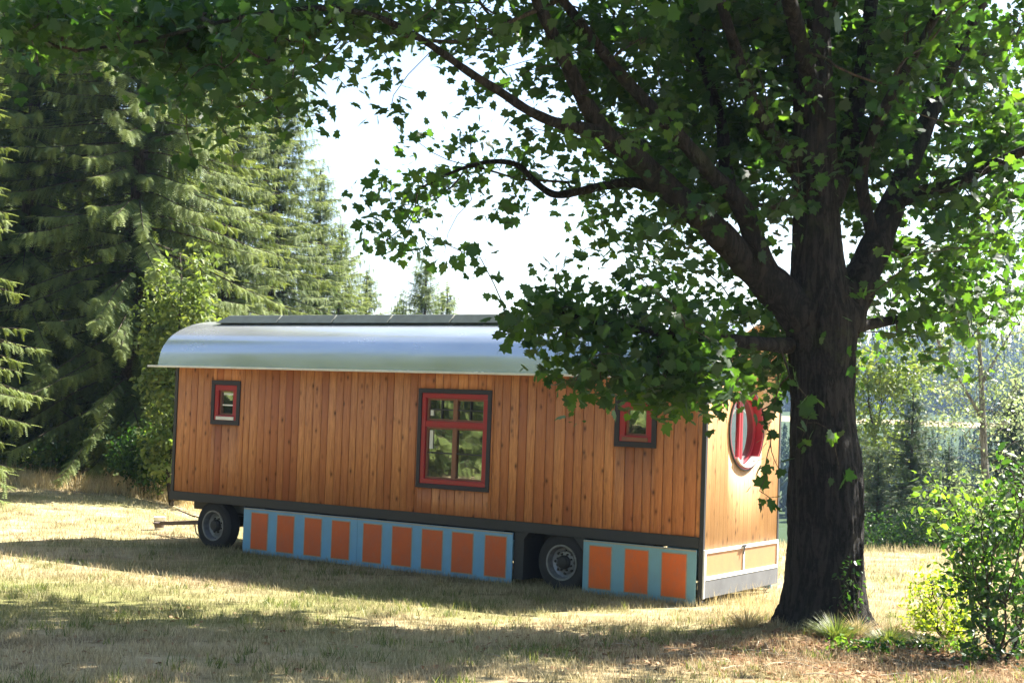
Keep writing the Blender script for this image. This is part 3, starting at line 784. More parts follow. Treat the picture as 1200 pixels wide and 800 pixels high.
def catmull(P, sub=6):
    P = np.array(P, float); Q = np.vstack([2 * P[0] - P[1], P, 2 * P[-1] - P[-2]]); out = []
    for i in range(1, len(Q) - 2):
        for k in range(sub):
            t = k / sub; a, b, c, d = Q[i - 1], Q[i], Q[i + 1], Q[i + 2]
            out.append(.5 * (2 * b + (c - a) * t + (2 * a - 5 * b + 4 * c - d) * t ** 2 + (-a + 3 * b - 3 * c + d) * t ** 3))
    out.append(P[-1]); return np.array(out)

# ------------------------------------------------------------------ the maple
TX, TY = TRUNK; tz0 = float(ground(TX, TY))
maple = empty('maple_tree', (TX, TY, tz0), 0, 'big maple tree with a thick dark trunk standing in front of the wagon\'s right end', 'tree')
ORG = np.array([TX, TY, tz0])
# trunk: px, py, half width px, Y
def limb(pts, sub=6, n=14, rough=.04, flare=False):
    """pts: (px, py, halfwidth px, Y) read off the photograph -> real centre line and radius in metres"""
    c = np.array([np.append(at(px, py, Yd), hw * LIMBK * Yd / FPX) for px, py, hw, Yd in pts])
    return catmull(c, sub)
LIMBK = .88
LIMBS = {
 'trunk': [(966, 752, 50, 16.5), (967, 700, 49, 16.5), (968, 640, 49, 16.5), (968, 560, 48.5, 16.5), (963, 480, 41, 16.5), (962, 420, 43, 16.5), (960, 370, 46, 16.5), (958, 320, 36, 16.5), (956, 250, 30, 16.5), (955, 170, 28, 16.5), (953, 90, 25, 16.5), (950, 0, 22, 16.5), (945, -120, 18, 16.4), (938, -260, 12, 16.4), (930, -420, 6, 16.3)],
 'a': [(945, 375, 30, 16.4), (905, 335, 26, 16.3), (868, 300, 21, 16.1), (830, 262, 19, 15.9), (785, 222, 17, 15.7), (745, 185, 15, 15.5), (712, 160, 13, 15.3), (685, 118, 11, 15.1), (662, 70, 10, 14.9), (638, 20, 8, 14.7), (612, -40, 7, 14.5), (585, -110, 4, 14.3)],
 'b': [(715, 163, 10, 15.3), (690, 152, 8.5, 15.1), (655, 145, 7.5, 14.9), (620, 130, 6.5, 14.6), (585, 107, 6, 14.4), (550, 85, 5.5, 14.2), (515, 60, 5, 14.), (480, 38, 4.6, 13.8), (435, 18, 4.2, 13.6), (380, 10, 3.8, 13.4), (320, 14, 3.2, 13.3), (250, 28, 2.7, 13.2), (170, 48, 2.2, 13.1), (90, 60, 1.8, 13.)],
 'c': [(905, 335, 18, 16.3), (885, 285, 15, 16.1), (868, 240, 13, 15.9), (835, 205, 11, 15.7), (800, 165, 10, 15.5), (762, 125, 9, 15.4), (725, 85, 8, 15.2), (690, 40, 7, 15.), (650, -10, 6, 14.8), (600, -60, 4, 14.6)],
 'd': [(880, 270, 12, 16.1), (862, 235, 10, 16.3), (850, 195, 9, 16.5), (846, 150, 8, 16.7), (832, 100, 7, 16.9), (815, 45, 6, 17.), (800, -20, 5, 17.1), (780, -100, 3, 17.2)],
 'e': [(945, 215, 15, 16.5), (922, 180, 12, 16.4), (895, 145, 11, 16.2), (878, 110, 10, 16.), (866, 70, 8, 15.8), (850, 20, 7, 15.6), (830, -50, 5, 15.3), (800, -140, 3, 15.)],
 'f': [(985, 385, 28, 16.6), (1005, 335, 25, 16.8), (1030, 280, 20, 17.), (1052, 225, 16, 17.2), (1075, 170, 13, 17.4), (1098, 115, 11, 17.6), (1128, 50, 9, 17.8), (1160, -20, 8, 18.), (1200, -110, 5, 18.2)],
 'g': [(972, 235, 18, 16.6), (992, 180, 15, 16.9), (1002, 130, 13, 17.1), (1012, 75, 11, 17.3), (1020, 10, 9, 17.5), (1035, -80, 7, 17.8), (1060, -180, 4, 18.)],
 'h': [(775, 222, 8, 15.9), (742, 214, 7, 16.2), (710, 217, 6, 16.4), (680, 224, 5.6, 16.6), (650, 228, 5, 16.7), (628, 214, 4.5, 16.8), (605, 193, 4, 16.9), (570, 190, 3, 17.), (530, 202, 2.2, 17.), (490, 222, 1.6, 17.)],
 'i': [(925, 405, 11, 16.2), (885, 402, 9, 15.8), (840, 396, 8, 15.5), (790, 392, 6.5, 15.2), (740, 385, 5, 15.), (690, 375, 4, 14.9), (640, 362, 2.6, 14.8), (605, 356, 1.6, 14.8)],
 'j': [(995, 385, 9, 16.9), (1030, 378, 7, 17.2), (1070, 372, 5.5, 17.5), (1115, 368, 4.2, 17.8), (1160, 372, 3, 18.), (1195, 380, 2, 18.1)],
 'k': [(1045, 240, 11, 17.1), (1080, 225, 9, 16.8), (1120, 215, 8, 16.5), (1170, 190, 7, 16.2), (1230, 165, 5.5, 15.9), (1300, 140, 4, 15.6)],
 'l': [(1025, 290, 9, 17.), (1010, 200, 8, 16.7), (1040, 120, 7, 16.), (1080, 50, 6, 15.4), (1120, -30, 5, 15.), (1150, -120, 4, 14.6)],
 'm': [(950, 100, 13, 16.4), (930, 20, 11, 15.6), (900, -80, 9, 14.7), (860, -190, 6, 13.8)],
 'n': [(955, 60, 14, 16.6), (975, -40, 12, 17.6), (990, -130, 9, 18.8), (1000, -230, 6, 20.)],
 'o': [(846, 215, 8, 16.2), (820, 200, 7, 16.8), (780, 180, 6, 17.6), (730, 160, 5, 18.4), (680, 150, 4, 19.)],
}
tb = MB(); skel = []; skl = []; lens = {}
limbpaths = {}
for key, pts in LIMBS.items():
    c = limb(pts); limbpaths[key] = c
    P = c[:, :3]; R = c[:, 3]
    n = 110 if key == 'trunk' else 14
    if key == 'trunk':
        # dense sweep with root flare and bark ridges
        c = limb(pts, 26); P = c[:, :3]; R = c[:, 3]
        V = []
        for q, (p_, r_) in enumerate(zip(P, R)):
            h = p_[2] - tz0; fl = 1 + .16 * math.exp(-max(h, 0) / .22)
            for m in range(n):
                a = 2 * math.pi * m / n
                k = 1 + .035 * math.sin(5 * a + h * .7) + .03 * math.sin(9 * a - h * 1.3 + 1) + .28 * math.exp(-max(h, 0) / .22) * (.5 + .5 * math.sin(5 * a + .8)) * .75 + .028 * (1 - 2 * abs(math.sin(11 * a + 1.6 * math.sin(h * 1.9 + a * 2) + .9 * math.sin(h * 5.3)))) + .012 * math.sin(31 * a + 3 * math.sin(h * 4)) + rng.normal() * .004
                V.append((p_[0] + r_ * fl * k * math.cos(a), p_[1] + r_ * fl * k * math.sin(a), p_[2]))
        Fs = [(i * n + k, i * n + (k + 1) % n, (i + 1) * n + (k + 1) % n, (i + 1) * n + k) for i in range(len(P) - 1) for k in range(n)]
        t0 = MB(); t0.add([np.array(v) - ORG for v in V], Fs); t0.build('trunk', MT['bark'], maple, smooth=True)
        # burl on the trunk face
    else:
        rr = R * (1 + .05 * np.sin(np.arange(len(R)) * 1.3))
        mb = MB(); mb.tube(P - ORG, rr, n, True); mb.build('limb', MT['bark'], maple, smooth=True)
    base = {'b': 'a', 'd': 'c', 'h': 'a', 'k': 'f', 'l': 'f', 'o': 'c'}.get(key)
    L0 = {'trunk': 0}.get(key, 3.5) + (3 if base else 0)
    cl = np.concatenate([[0], np.cumsum(np.linalg.norm(np.diff(limbpaths[key][:, :3], axis=0), axis=1))])
    Q = limbpaths[key][:, :3]
    keep = Q[:, 2] > 3.6 if key == 'trunk' else np.ones(len(Q), bool)
    skel.append(Q[keep]); skl.append((cl * .6 + L0)[keep])
# broken stub
mb = MB(); q0 = at(1012, 175, 16.9); q1 = at(1034, 157, 16.7)
mb.tube([q0 - ORG, (q0 + q1) / 2 - ORG, q1 - ORG], [.09, .07, .035], 9); mb.build('broken_stub', MT['stone'], maple)
skel = np.vstack(skel); skl = np.concatenate(skl)

# leaf density over 50 px cells of the picture plane, rows from the top (0..9)
DENS = ["788888678666788999999997",
        "112465342111488898999988",
        "000134420110047888798888",
        "000011000134557888998788",
        "000000003654345677687788",
        "000000002430014543221687",
        "000000000000124442103786",
        "000000000001788776714785",
        "000000000000178988931210",
        "000000000000015663040000",
        "000000000000000000000000"]
def proj(P):
    d = P - CAM; z = d @ F
    return 600 + FPX * (d @ RC) / z, 400 - FPX * (d @ UC) / z
spx, spy = proj(skel)
cents = []
for r_, row in enumerate(DENS):
    for c_, ch in enumerate(row):
        d = int(ch)
        if d == 0: continue
        n = {1: 1, 2: 1, 3: 2, 4: 3, 5: 5, 6: 7, 7: 9, 8: 12, 9: 16}[d]
        if c_ < 8 and r_ < 5: n = int(n * 1.6)
        if c_ >= 15: n = int(n * (1.5 if r_ < 6 and c_ < 21 else 1.15))
        px = c_ * 50 + rng.random(n) * 50; py = r_ * 50 + rng.random(n) * (50 if r_ < 9 else 22)
        for a, b_ in zip(px, py):
            if 7 <= r_ and c_ < 17: Yd = 15.0 + rng.normal() * .45
            elif c_ >= 20 and r_ >= 6: Yd = 17.6 + rng.normal() * .7
            else:
                dd = (spx - a) ** 2 + (spy - b_) ** 2; k = int(np.argmin(dd)); dn = math.sqrt(dd[k]); Yd = skel[k, 1] + rng.normal() * (.5 + .6 * min(1, dn / 60))
                if dn < 45 and rng.random() < .82: Yd = skel[k, 1] + .25 + abs(rng.normal()) * .9
            cents.append(at(a, b_, max(Yd, 12.4)))
# epicormic shoots on the trunk side
for a, b_, Yd in [(893, 480, 16.2), (897, 500, 16.2), (903, 520, 16.1), (897, 545, 16.2), (890, 575, 16.1), (908, 470, 16.1), (905, 585, 16.1), (912, 548, 16.0), (935, 520, 15.98), (975, 510, 15.98), (950, 470, 15.95), (985, 555, 15.98), (925, 440, 15.9), (945, 495, 15.95)]: cents.append(at(a, b_, Yd))
cents = np.array(cents)
# the rest of the crown: above the frame, to the right of it, behind and towards the camera
out = []
while len(out) < 1550:
    q = rng.normal(size=3); q /= np.linalg.norm(q); q *= rng.random() ** .35
    p_ = np.array([2.7, 17.4, 9.8]) + q * np.array([6.5, 6.4, 5.2])
    a, b_ = proj(p_[None]); 
    if (-40 < a[0] < 1230 and b_[0] > -25): continue
    if p_[2] < 6.3 or (p_[0] > 5.2 and p_[2] < 8.8): continue
    out.append(p_)
allc = np.vstack([cents, np.array(out)])
P, par, cnt, pl = grow(skel, skl, allc, .22, .75)
Vt, Ft = twig_mesh(P, par, cnt, len(skel), .0035, .46, 5, .05)
np_obj('branches', Vt - ORG, Ft, MT['twig'], maple, smooth=True)
cents = P[len(skel):len(skel) + len(cents)]; out = P[len(P) - len(out):]
Va, Fa, ra = leaves_at(cents[:-14], 20, .15, .093, LM, 1.0, .85, .35)
Ve, Fe, re_ = leaves_at(cents[-14:], 4, .07, .12, LM, .3, .9, .6)
Vb, Fb, rb = leaves_at(np.array(out), 9, .27, .19, LM, 1.0, .7, .3)
V_ = np.vstack([Va, Ve, Vb]) - ORG; F_ = np.vstack([Fa, Fe + len(Va), Fb + len(Va) + len(Ve)])
np_obj('crown', V_, F_, MT['maple'], maple, np.concatenate([ra, re_, rb]))

# ------------------------------------------------------------------ spruces
def spruce_mesh(H, Rb, base, seed, dens=1.0, sprayL=.55, hang=.6, wh=.17, droop=.6):
    """returns (trunk verts, faces), (branches), (foliage) in local coordinates"""
    r = np.random.default_rng(seed)
    tb = MB(); zz = np.linspace(-.4, H, 14); tr = .02 + H * .0125 * (1 - np.clip(zz, 0, H) / H) ** .9
    wob = np.cumsum(r.normal(size=(14, 2)) * .012 * H / 14, 0)
    tb.tube([(wob[k, 0], wob[k, 1], zz[k]) for k in range(14)], tr, 12)
    bb = []; sp_p = []; sp_y = []; sp_z = []; sp_s = []; sp_r = []
    z = base
    bm = MB()
    while z < H - .1:
        f = (z - base) / (H - base)
        Lb = Rb * (1 - f) ** .66 * (.75 + .25 * min(1, f * 6)) + .12
        nb = int(r.integers(3, 6))
        a0 = r.random() * 6.28
        for k in range(nb):
            a = a0 + 6.283 * k / nb + r.normal() * .25; Lk = Lb * (.65 + .5 * r.random()); zz_ = z + r.normal() * .8 * wh
            up = .35 * (f ** 1.5) + .05 + r.normal() * .05; dr = droop * (1 - f) * (.7 + .6 * r.random()) + .1
            ss = np.linspace(0, 1, 6)
            rad = Lk * ss * (1 - .06 * ss); hz = zz_ + Lk * (up * ss - dr * ss ** 1.6 + .12 * ss ** 4)
            dirv = np.array([math.cos(a), math.sin(a), 0])
            pts = dirv[None] * rad[:, None] + np.array([0, 0, 1])[None] * hz[:, None]
            if Lk > .5: bm.tube(pts, [max(.006, .018 * Lk / 3 * (1 - s_) + .004) for s_ in ss], 4, False)
            m = max(4, int(Lk / .12 * dens)); t = np.sort(r.random(m)) ** .8
            t = .06 + .94 * t
            pp = np.stack([np.interp(t, ss, pts[:, q]) for q in range(3)], 1)
            side_ = np.array([-math.sin(a), math.cos(a), 0])
            for q in range(m):
                for sgn in (-1, 1, 0):
                    if sgn == 0 and r.random() < .2: continue
                    th = r.random()
                    yv = dirv * (.55 + .3 * t[q]) + side_ * sgn * (.8 + .3 * th) + np.array([0, 0, -hang * (.4 + r.random()) * (1.2 - .5 * f)])
                    if sgn == 0: yv = dirv * .35 + side_ * r.normal() * .3 + np.array([0, 0, -1.0])
                    sp_p.append(pp[q]); sp_y.append(yv); sp_z.append(np.array([0, 0, 1.0]) + dirv * .4 + r.normal(size=3) * .3)
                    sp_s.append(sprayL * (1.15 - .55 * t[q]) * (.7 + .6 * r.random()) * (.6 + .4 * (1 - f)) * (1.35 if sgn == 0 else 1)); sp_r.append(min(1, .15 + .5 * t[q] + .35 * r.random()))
            sp_p.append(pts[-1]); sp_y.append(dirv + np.array([0, 0, -.1])); sp_z.append(np.array([0, 0, 1.])); sp_s.append(sprayL * .8); sp_r.append(1.)
        z += wh * (.8 + .4 * r.random()) * (1.05 - .35 * f)
    sp_p.append(np.array([0, 0, H - .15])); sp_y.append(np.array([0.01, 0, 1.])); sp_z.append(np.array([1., 0, 0])); sp_s.append(.5); sp_r.append(.8)
    fol = instance(LS[0], LS[1], np.array(sp_p), frames(np.array(sp_y), np.array(sp_z)), np.array(sp_s), np.array(sp_r))
    return tb, bm, fol

def make_spruce(name, H, Rb, base, seed, mat, **kw):
    tb, bm, fol = spruce_mesh(H, Rb, base, seed, **kw)
    e = empty(name, (0, 0, 0))
    tb.build('trunk', MT['sprucebark'], e, smooth=True)
    bm.build('branches', MT['twig'], e)
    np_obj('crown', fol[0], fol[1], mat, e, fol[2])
    return e
def copy_thing(o):
    c = o.copy(); C.objects.link(c)
    for ch in list(o.children):
        d = ch.copy(); C.objects.link(d); d.parent = c
        for g in list(ch.children):
            h = g.copy(); C.objects.link(h); h.parent = d
    return c
def put(o, p, rz=0, s=1, label=None, cat=None, group=None):
    x, y = p; o.location = (x, y, float(ground(x, y)) - .05); o.rotation_euler = (0, 0, rz); o.scale = (s, s, s)
    return tag(o, label, cat, group)

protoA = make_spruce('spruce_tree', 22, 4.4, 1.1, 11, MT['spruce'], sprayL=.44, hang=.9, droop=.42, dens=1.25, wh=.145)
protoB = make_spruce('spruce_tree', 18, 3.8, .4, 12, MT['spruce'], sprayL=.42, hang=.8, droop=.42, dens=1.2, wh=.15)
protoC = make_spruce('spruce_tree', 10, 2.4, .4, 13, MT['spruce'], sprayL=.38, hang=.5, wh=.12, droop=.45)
def xat(px, Y, py=500): return at(px, py, Y)[0]
used = set()
def spruce(pr, px, Y, s, rz, label, group='spruces at the left edge of the lawn', x=None):
    o = pr if pr.name not in used else copy_thing(pr); used.add(pr.name)
    X_ = x if x is not None else xat(px, Y)
    return put(o, (X_, Y), rz, s, label, 'spruce tree', group)
G1 = 'spruces at the left edge of the lawn'
spruce(protoA, 20, 38, .92, .3, 'spruce at the far left edge whose bare lower trunk shows above the grass')
spruce(protoA, 150, 37.5, 1.0, 2.1, 'tallest spruce with long hanging twigs, second from the left edge')
spruce(protoB, 258, 45, .84, 1.0, 'spruce rising right behind the wagon\'s left end')
spruce(protoB, 312, 50, .88, 3.3, 'spruce whose slanting right side meets the open sky above the roof')
spruce(protoB, -128, 29.5, .8, 1.2, 'nearest spruce, only its sunlit branch tips reach in at the left picture edge')
spruce(protoA, -70, 42, .9, 4.0, 'spruce partly cut off by the left picture edge')
spruce(protoB, 85, 48, .85, 5.0, 'dim spruce in the second row, behind the two leftmost ones')
spruce(protoB, 205, 53, .9, .6, 'dim spruce in the second row, behind the tallest one')
spruce(protoC, 366, 53, 1.15, 2.2, 'shorter spruce filling the foot of the slanting tree edge above the roof')
G2 = 'small spruce tops above the wagon roof'
def top_at(pr, px, pyt, Y, Hn, rz, label, group, sx=1.0):
    p = at(px, pyt, Y); g = float(ground(p[0], Y)); s = (p[2] - g) / Hn
    o = pr if pr.name not in used else copy_thing(pr); used.add(pr.name)
    put(o, (p[0], Y), rz, s, label, 'spruce tree', group); o.scale = (s * sx, s * sx, s); return o
top_at(protoC, 497, 302, 62, 10, .4, 'pointed spruce top alone above the middle of the roof ridge', G2)
top_at(protoC, 524, 338, 66, 10, 1.4, 'low spruce top just right of the pointed one above the roof', G2)
top_at(protoC, 432, 316, 60, 10, 2.4, 'ragged spruce top just left of the gap above the roof', G2)
top_at(protoC, 400, 262, 58, 10, 5.4, 'spruce top at the right end of the tall spruce row', G2, 1.1)
top_at(protoC, 468, 352, 70, 10, 3.9, 'faint low spruce top between the two tops above the ridge', G2)

# trees behind the camera that the glass and the metal roof mirror
for k, (x, y, s, pr) in enumerate([(-22, 17, 1.2, protoB), (-24, 13, 1.3, protoB), (-22, 8.5, 1.25, protoB), (-24, 21.5, 1.1, protoA), (-21, 4, 1.1, protoB), (-28, 16, .9, protoB), (-29, 10, .9, protoB), (-33, 24, .85, protoA), (-27, 0, .7, protoB), (-36, 4, .8, protoA), (-24, -7, .7, protoB), (-16, -14, .8, protoB), (-38, 17, .9, protoA), (-6, -18, .8, protoB), (5, -20, .8, protoB)]):
    o = copy_thing(pr); put(o, (x, y), k * 1.3, s, 'spruce of the wood facing the wagon, mirrored in its window glass', 'spruce tree', 'spruces mirrored in the wagon windows')

# dark wood far behind the left row
def simple_conifers(name, pos, H, seed, label, mat):
    r = np.random.default_rng(seed); n = len(pos); V = []; Fs = []; rn = []
    # jagged three-dimensional crowns: many short drooping sprays on each trunk
    m = 70
    f = np.tile(np.linspace(0, 1, m) ** .8, n); idx = np.repeat(np.arange(n), m)
    Hh = H[idx]; a = r.random(n * m) * 6.283; rad = Hh * .16 * (1 - f) * (.55 + .5 * r.random(n * m))
    p = pos[idx] + np.stack([np.cos(a) * rad * .5, np.sin(a) * rad * .5, Hh * (.08 + .92 * f)], 1)
    y = np.stack([np.cos(a), np.sin(a), -.35 - .5 * r.random(n * m)], 1); z = np.array([[0, 0, 1.]]) + r.normal(size=(n * m, 3)) * .3
    T = np.array([(-.45, -.1, 0), (.45, -.1, 0), (-.25, .7, -.15), (.25, .7, -.15), (0, 1.1, -.25), (0, .0, .4)], float)
    TF = np.array([(0, 1, 5), (0, 5, 2), (1, 3, 5), (2, 5, 4), (3, 4, 5)])
    S = np.maximum(rad * 1.15, Hh * .035)
    VV, FF, rr = instance(T, TF, p, frames(y, z), S, r.random(n * m))
    o = np_obj(name, VV, FF, mat, None, rr); tag(o, label, kind='stuff'); return o
r = np.random.default_rng(20)
def scatter(n, x0, x1, y0, y1, h0, h1):
    x = r.uniform(x0, x1, n); y = r.uniform(y0, y1, n)
    return np.stack([x, y, ground(x, y)], 1), r.uniform(h0, h1, n)
ps, hs = scatter(1700, -190, 240, 180, 262, 8.5, 12)
simple_conifers('valley_forest', ps, hs, 31, 'hazy blue conifer forest down in the valley, below the pale field', MT['farleaf'])
ps, hs = scatter(4200, -330, 420, 400, 640, 12, 19)
simple_conifers('hill_forest', ps, hs, 32, 'hazy blue wooded hill on the horizon above the pale field', MT['farleaf'])
ps, hs = scatter(70, -40, -16, 54, 80, 14, 20)
simple_conifers('wood_depth', ps, hs, 33, 'dark conifer wood behind the spruces at the left', MT['spruce'])

# ------------------------------------------------------------------ bushes and small broadleaf trees
def plant(name, loc, pts, roots, per, spread, lsize, mat, stem, tmpl=LO, r0=.003, label=None, cat=None, group=None, k=.5, tilt=.8, alpha=.5, seed=1, crownname='foliage', up=.7):
    """pts, roots in world coordinates"""
    rr = np.random.default_rng(seed)
    e = empty(name, loc, 0, label, cat, group); Lc = np.array([float(q) for q in loc])
    roots = np.array(roots, float)
    P, par, cnt, pl = grow(roots, np.linalg.norm(roots - roots[0], axis=1), np.array(pts), alpha)
    Vt, Ft = twig_mesh(P, par, cnt, len(roots), r0, k, 5, .06, rmax=.12)
    np_obj('stem', Vt - Lc, Ft, stem, e, smooth=True)
    V, Fc, rn = leaves_at(np.array(pts), per, spread, lsize, tmpl, up, tilt, .3, rr)
    np_obj(crownname, V - Lc, Fc, mat, e, rn)
    return e
def blob(n, c, rad, seed, shell=.5):
    r = np.random.default_rng(seed); q = norm(r.normal(size=(n, 3))) * (r.random((n, 1)) ** shell)
    return np.array(c) + q * np.array(rad)
def stemline(p0, p1, n=8, wob=.05, seed=1):
    r = np.random.default_rng(seed); t = np.linspace(0, 1, n)[:, None]
    return np.array(p0) * (1 - t) + np.array(p1) * t + r.normal(size=(n, 3)) * wob * np.array([1, 1, 0]) * (t > 0)
def trunk_obj(e, line, r0, r1, mat):
    mb = MB(); c = np.array(e.location); mb.tube(line - c, np.linspace(r0, r1, len(line)), 10); return mb.build('trunk', mat, e, smooth=True)

# light green young tree between spruces and wagon
x, y = xat(205, 34), 34.; g = float(ground(x, y)); p0 = (x, y, g)
pts = np.vstack([blob(170, (x + .1, y, g + 2.2), (1.05, .9, 2.1), 41), blob(90, (x - .25, y + .2, g + 4.2), (.75, .8, 1.6), 42), blob(45, (x + .5, y - .1, g + 4.3), (.45, .5, 1.6), 43)])
ln = stemline(p0, (x, y, g + 5.8), 9, .06, 2)
e = plant('young_ash_tree', p0, pts, ln, 26, .16, .13, MT['lightleaf'], MT['twig'], label='pale green young broadleaf tree squeezed between the spruces and the wagon\'s left end', cat='tree', seed=41, crownname='crown'); trunk_obj(e, ln, .06, .015, MT['twig'])
# undergrowth at the wood edge
k = 0
for px, Yd, h, wd, lab in [(60, 35.5, .9, .9, 'low green bush at the foot of the leftmost spruces'), (110, 36, 1.3, .8, 'leafy bush between the spruce trunks at the far left'), (168, 34.5, 1.5, .8, 'bright leafy bush in front of the hanging spruce twigs'), (-5, 36.5, .8, 1.0, 'low bush at the very left edge under the spruce'), (228, 35.5, 2.4, .9, 'bright bush hard against the wagon\'s left end')]:
    x = xat(px, Yd); g = float(ground(x, Yd)); k += 1
    plant('bush', (x, Yd, g), blob(int(70 * h), (x, Yd, g + h * .55), (wd, wd * .8, h * .6), 50 + k), stemline((x, Yd, g - .05), (x, Yd, g + h * .6), 4, .03, k), 22, .13, .10, MT['lightleaf'] if k % 2 == 0 or k > 3 else MT['darkleaf'], MT['twig'], label=lab, cat='bush', group='bushes at the wood edge', seed=k)

# right background -------------------------------------------------
ys_ = make_spruce('spruce_tree', 6, 1.9, .3, 15, MT['youngspruce'], sprayL=.26, hang=.35, dens=1.3, wh=.085, droop=.35)
G3 = 'young spruces beyond the meadow edge'
top_at(ys_, 1071, 458, 37, 6, .5, 'young spruce with a clear pointed top beyond the meadow edge at right', G3, 1.0)
top_at(ys_, 1030, 520, 36, 6, 2.5, 'young spruce nearest the maple trunk beyond the meadow edge', G3, .9)
top_at(ys_, 1112, 520, 40, 6, 4.5, 'young spruce right of the pointed one, behind the birch stem', G3, .9)
top_at(ys_, 1000, 500, 39, 6, 1.5, 'young spruce mostly hidden behind the maple trunk', G3, 1.0)
top_at(ys_, 1190, 440, 39, 6, 1.1, 'young spruce at the right picture edge', G3, 1.1)
# pale broadleaf behind them
x, y = xat(1018, 43), 43.; g = float(ground(x, y)); zt = at(1018, 405, 43.)[2]
pts = np.vstack([blob(170, (x, y, (zt + g) / 2 + 1.2), (1.5, 1.2, (zt - g) / 2 - .8), 61), blob(80, (x + .7, y, zt - .9), (1.3, 1., 1.0), 62)])
ln = stemline((x, y, g), (x, y, zt - .8), 8, .08, 4)
e = plant('broadleaf_tree', (x, y, g), pts, ln, 20, .2, .13, MT['lightleaf'], MT['twig'], label='pale yellow green broadleaf tree just right of the maple trunk, beyond the meadow', cat='tree', seed=61, crownname='crown'); trunk_obj(e, ln, .09, .02, MT['twig'])
# aspen with pale stem
Yd = 35.; base = at(1158, 690, Yd); x, y = base[0], Yd; g = float(ground(x, y))
ln = np.array([(x, y, g), at(1158, 600, Yd), at(1154, 545, Yd), at(1152, 500, Yd), at(1150, 450, Yd), at(1148, 410, Yd), at(1146, 360, Yd), at(1143, 300, Yd)])
ln = catmull(ln, 3)
forks = [np.linspace(at(1151, 490, Yd), at(1112, 425, Yd - .3), 6), np.linspace(at(1150, 450, Yd), at(1190, 380, Yd + .3), 6), np.linspace(at(1112, 425, Yd - .3), at(1095, 392, Yd - .4), 4)]
pts = []
rr = np.random.default_rng(71)
for q in range(470):
    a, b_ = rr.uniform(1085, 1215), rr.uniform(330, 560)
    if b_ > 500 and rr.random() < .6: continue
    pts.append(at(a, b_, Yd + rr.normal() * .8))
e = plant('aspen_tree', (x, y, g), pts, np.vstack([ln] + forks), 11, .16, .085, MT['silverleaf'], MT['palebark'], label='slender aspen with a pale forked stem and airy small leaves at the right', cat='tree', seed=71, crownname='crown', alpha=.3); trunk_obj(e, ln, .11, .025, MT['palebark'])
for f_ in forks:
    mb = MB(); mb.tube(f_ - np.array(e.location), np.linspace(.05, .02, len(f_)), 8); mb.build('limb', MT['palebark'], e, smooth=True)
# hedge-like bushes on the slope under the aspen
k = 0
for px, py, Yd, wd, mt, lab in [(1125, 560, 33.5, 1.3, 'silverleaf', 'silvery glittering bush below the aspen stem'), (1095, 600, 33, 1.0, 'darkleaf', 'dark bush at the meadow edge left of the silvery one'), (1180, 575, 34, 1.3, 'silverleaf', 'pale bush at the right edge behind the dark shrub'), (1030, 610, 34, .9, 'darkleaf', 'dark bush at the meadow edge right beside the maple trunk'), (1062, 612, 33.5, .8, 'darkleaf', 'dark low bush at the foot of the pointed young spruce')]:
    p = at(px, py, Yd); g = float(ground(p[0], Yd)); k += 1; h = p[2] - g + .2
    plant('bush', (p[0], Yd, g), blob(int(90 * wd), (p[0], Yd, g + h * .55), (wd, wd * .8, h * .5), 80 + k), stemline((p[0], Yd, g - .05), (p[0], Yd, g + h * .6), 4, .03, k), 22, .15, .085, MT[mt], MT['twig'], label=lab, cat='bush', group='bushes on the slope beyond the meadow', seed=80 + k)

# near shrubs at the right edge
def near_shrub(name, cells, Yb, foot, mat, lsize, lab, cat, seed, per=9, spread=.10, stemmat='twig', tmpl=LO):
    rr = np.random.default_rng(seed); pts = []
    for (x0, x1, y0, y1, n) in cells:
        for q in range(n): pts.append(at(rr.uniform(x0, x1), rr.uniform(y0, y1), Yb + rr.normal() * .28))
    fx, fy = at(foot[0], foot[1], Yb)[:2]; g = float(ground(fx, fy))
    pts = np.array([p for p in pts if p[2] > float(ground(p[0], p[1])) + .04])
    roots = np.array([(fx, fy, g - .03)])
    return plant(name, (fx, fy, g), pts, roots, per, spread, lsize, mat, MT[stemmat], tmpl, .0032, lab, cat, seed=seed, alpha=.55, k=.42)
near_shrub('hazel_shrub', [(1150, 1215, 560, 640, 40), (1120, 1215, 620, 700, 75), (1135, 1215, 690, 790, 110), (1100, 1160, 640, 690, 18), (1170, 1215, 520, 570, 8)], 14.6, (1172, 795), MT['darkleaf'], .075,
           'dark leafy shrub filling the lower right corner', 'shrub', 91)
near_shrub('sapling', [(1080, 1120, 560, 610, 8), (1100, 1160, 575, 640, 16), (1080, 1140, 590, 660, 12), (1120, 1180, 600, 680, 12), (1140, 1200, 560, 620, 14)], 15.4, (1140, 745), MT['sapling'], .08,
           'sunlit young sapling with broad bright green leaves above the yellow shrub', 'sapling', 92, 7, .12)
near_shrub('yellow_shrub', [(1072, 1140, 680, 730, 60), (1066, 1150, 715, 765, 60), (1085, 1125, 668, 690, 14)], 16.2, (1108, 762), MT['yellowleaf'], .055,
           'low shrub with glowing yellow green leaves right of the maple foot', 'shrub', 93, 12, .08)
# ivy shoots on the maple's right foot
pts = np.array([at(rng.uniform(978, 1008), rng.uniform(655, 735), 16.02 + rng.random() * .12) for _ in range(30)])
fx, fy = at(1000, 742, 16.05)[:2]; g = float(ground(fx, fy))
plant('ivy', (fx, fy, g), pts, [(fx, fy, g)], 6, .05, .05, MT['darkleaf'], MT['twig'], label='small leafy ivy shoots climbing the right foot of the maple trunk', cat='ivy', seed=95)

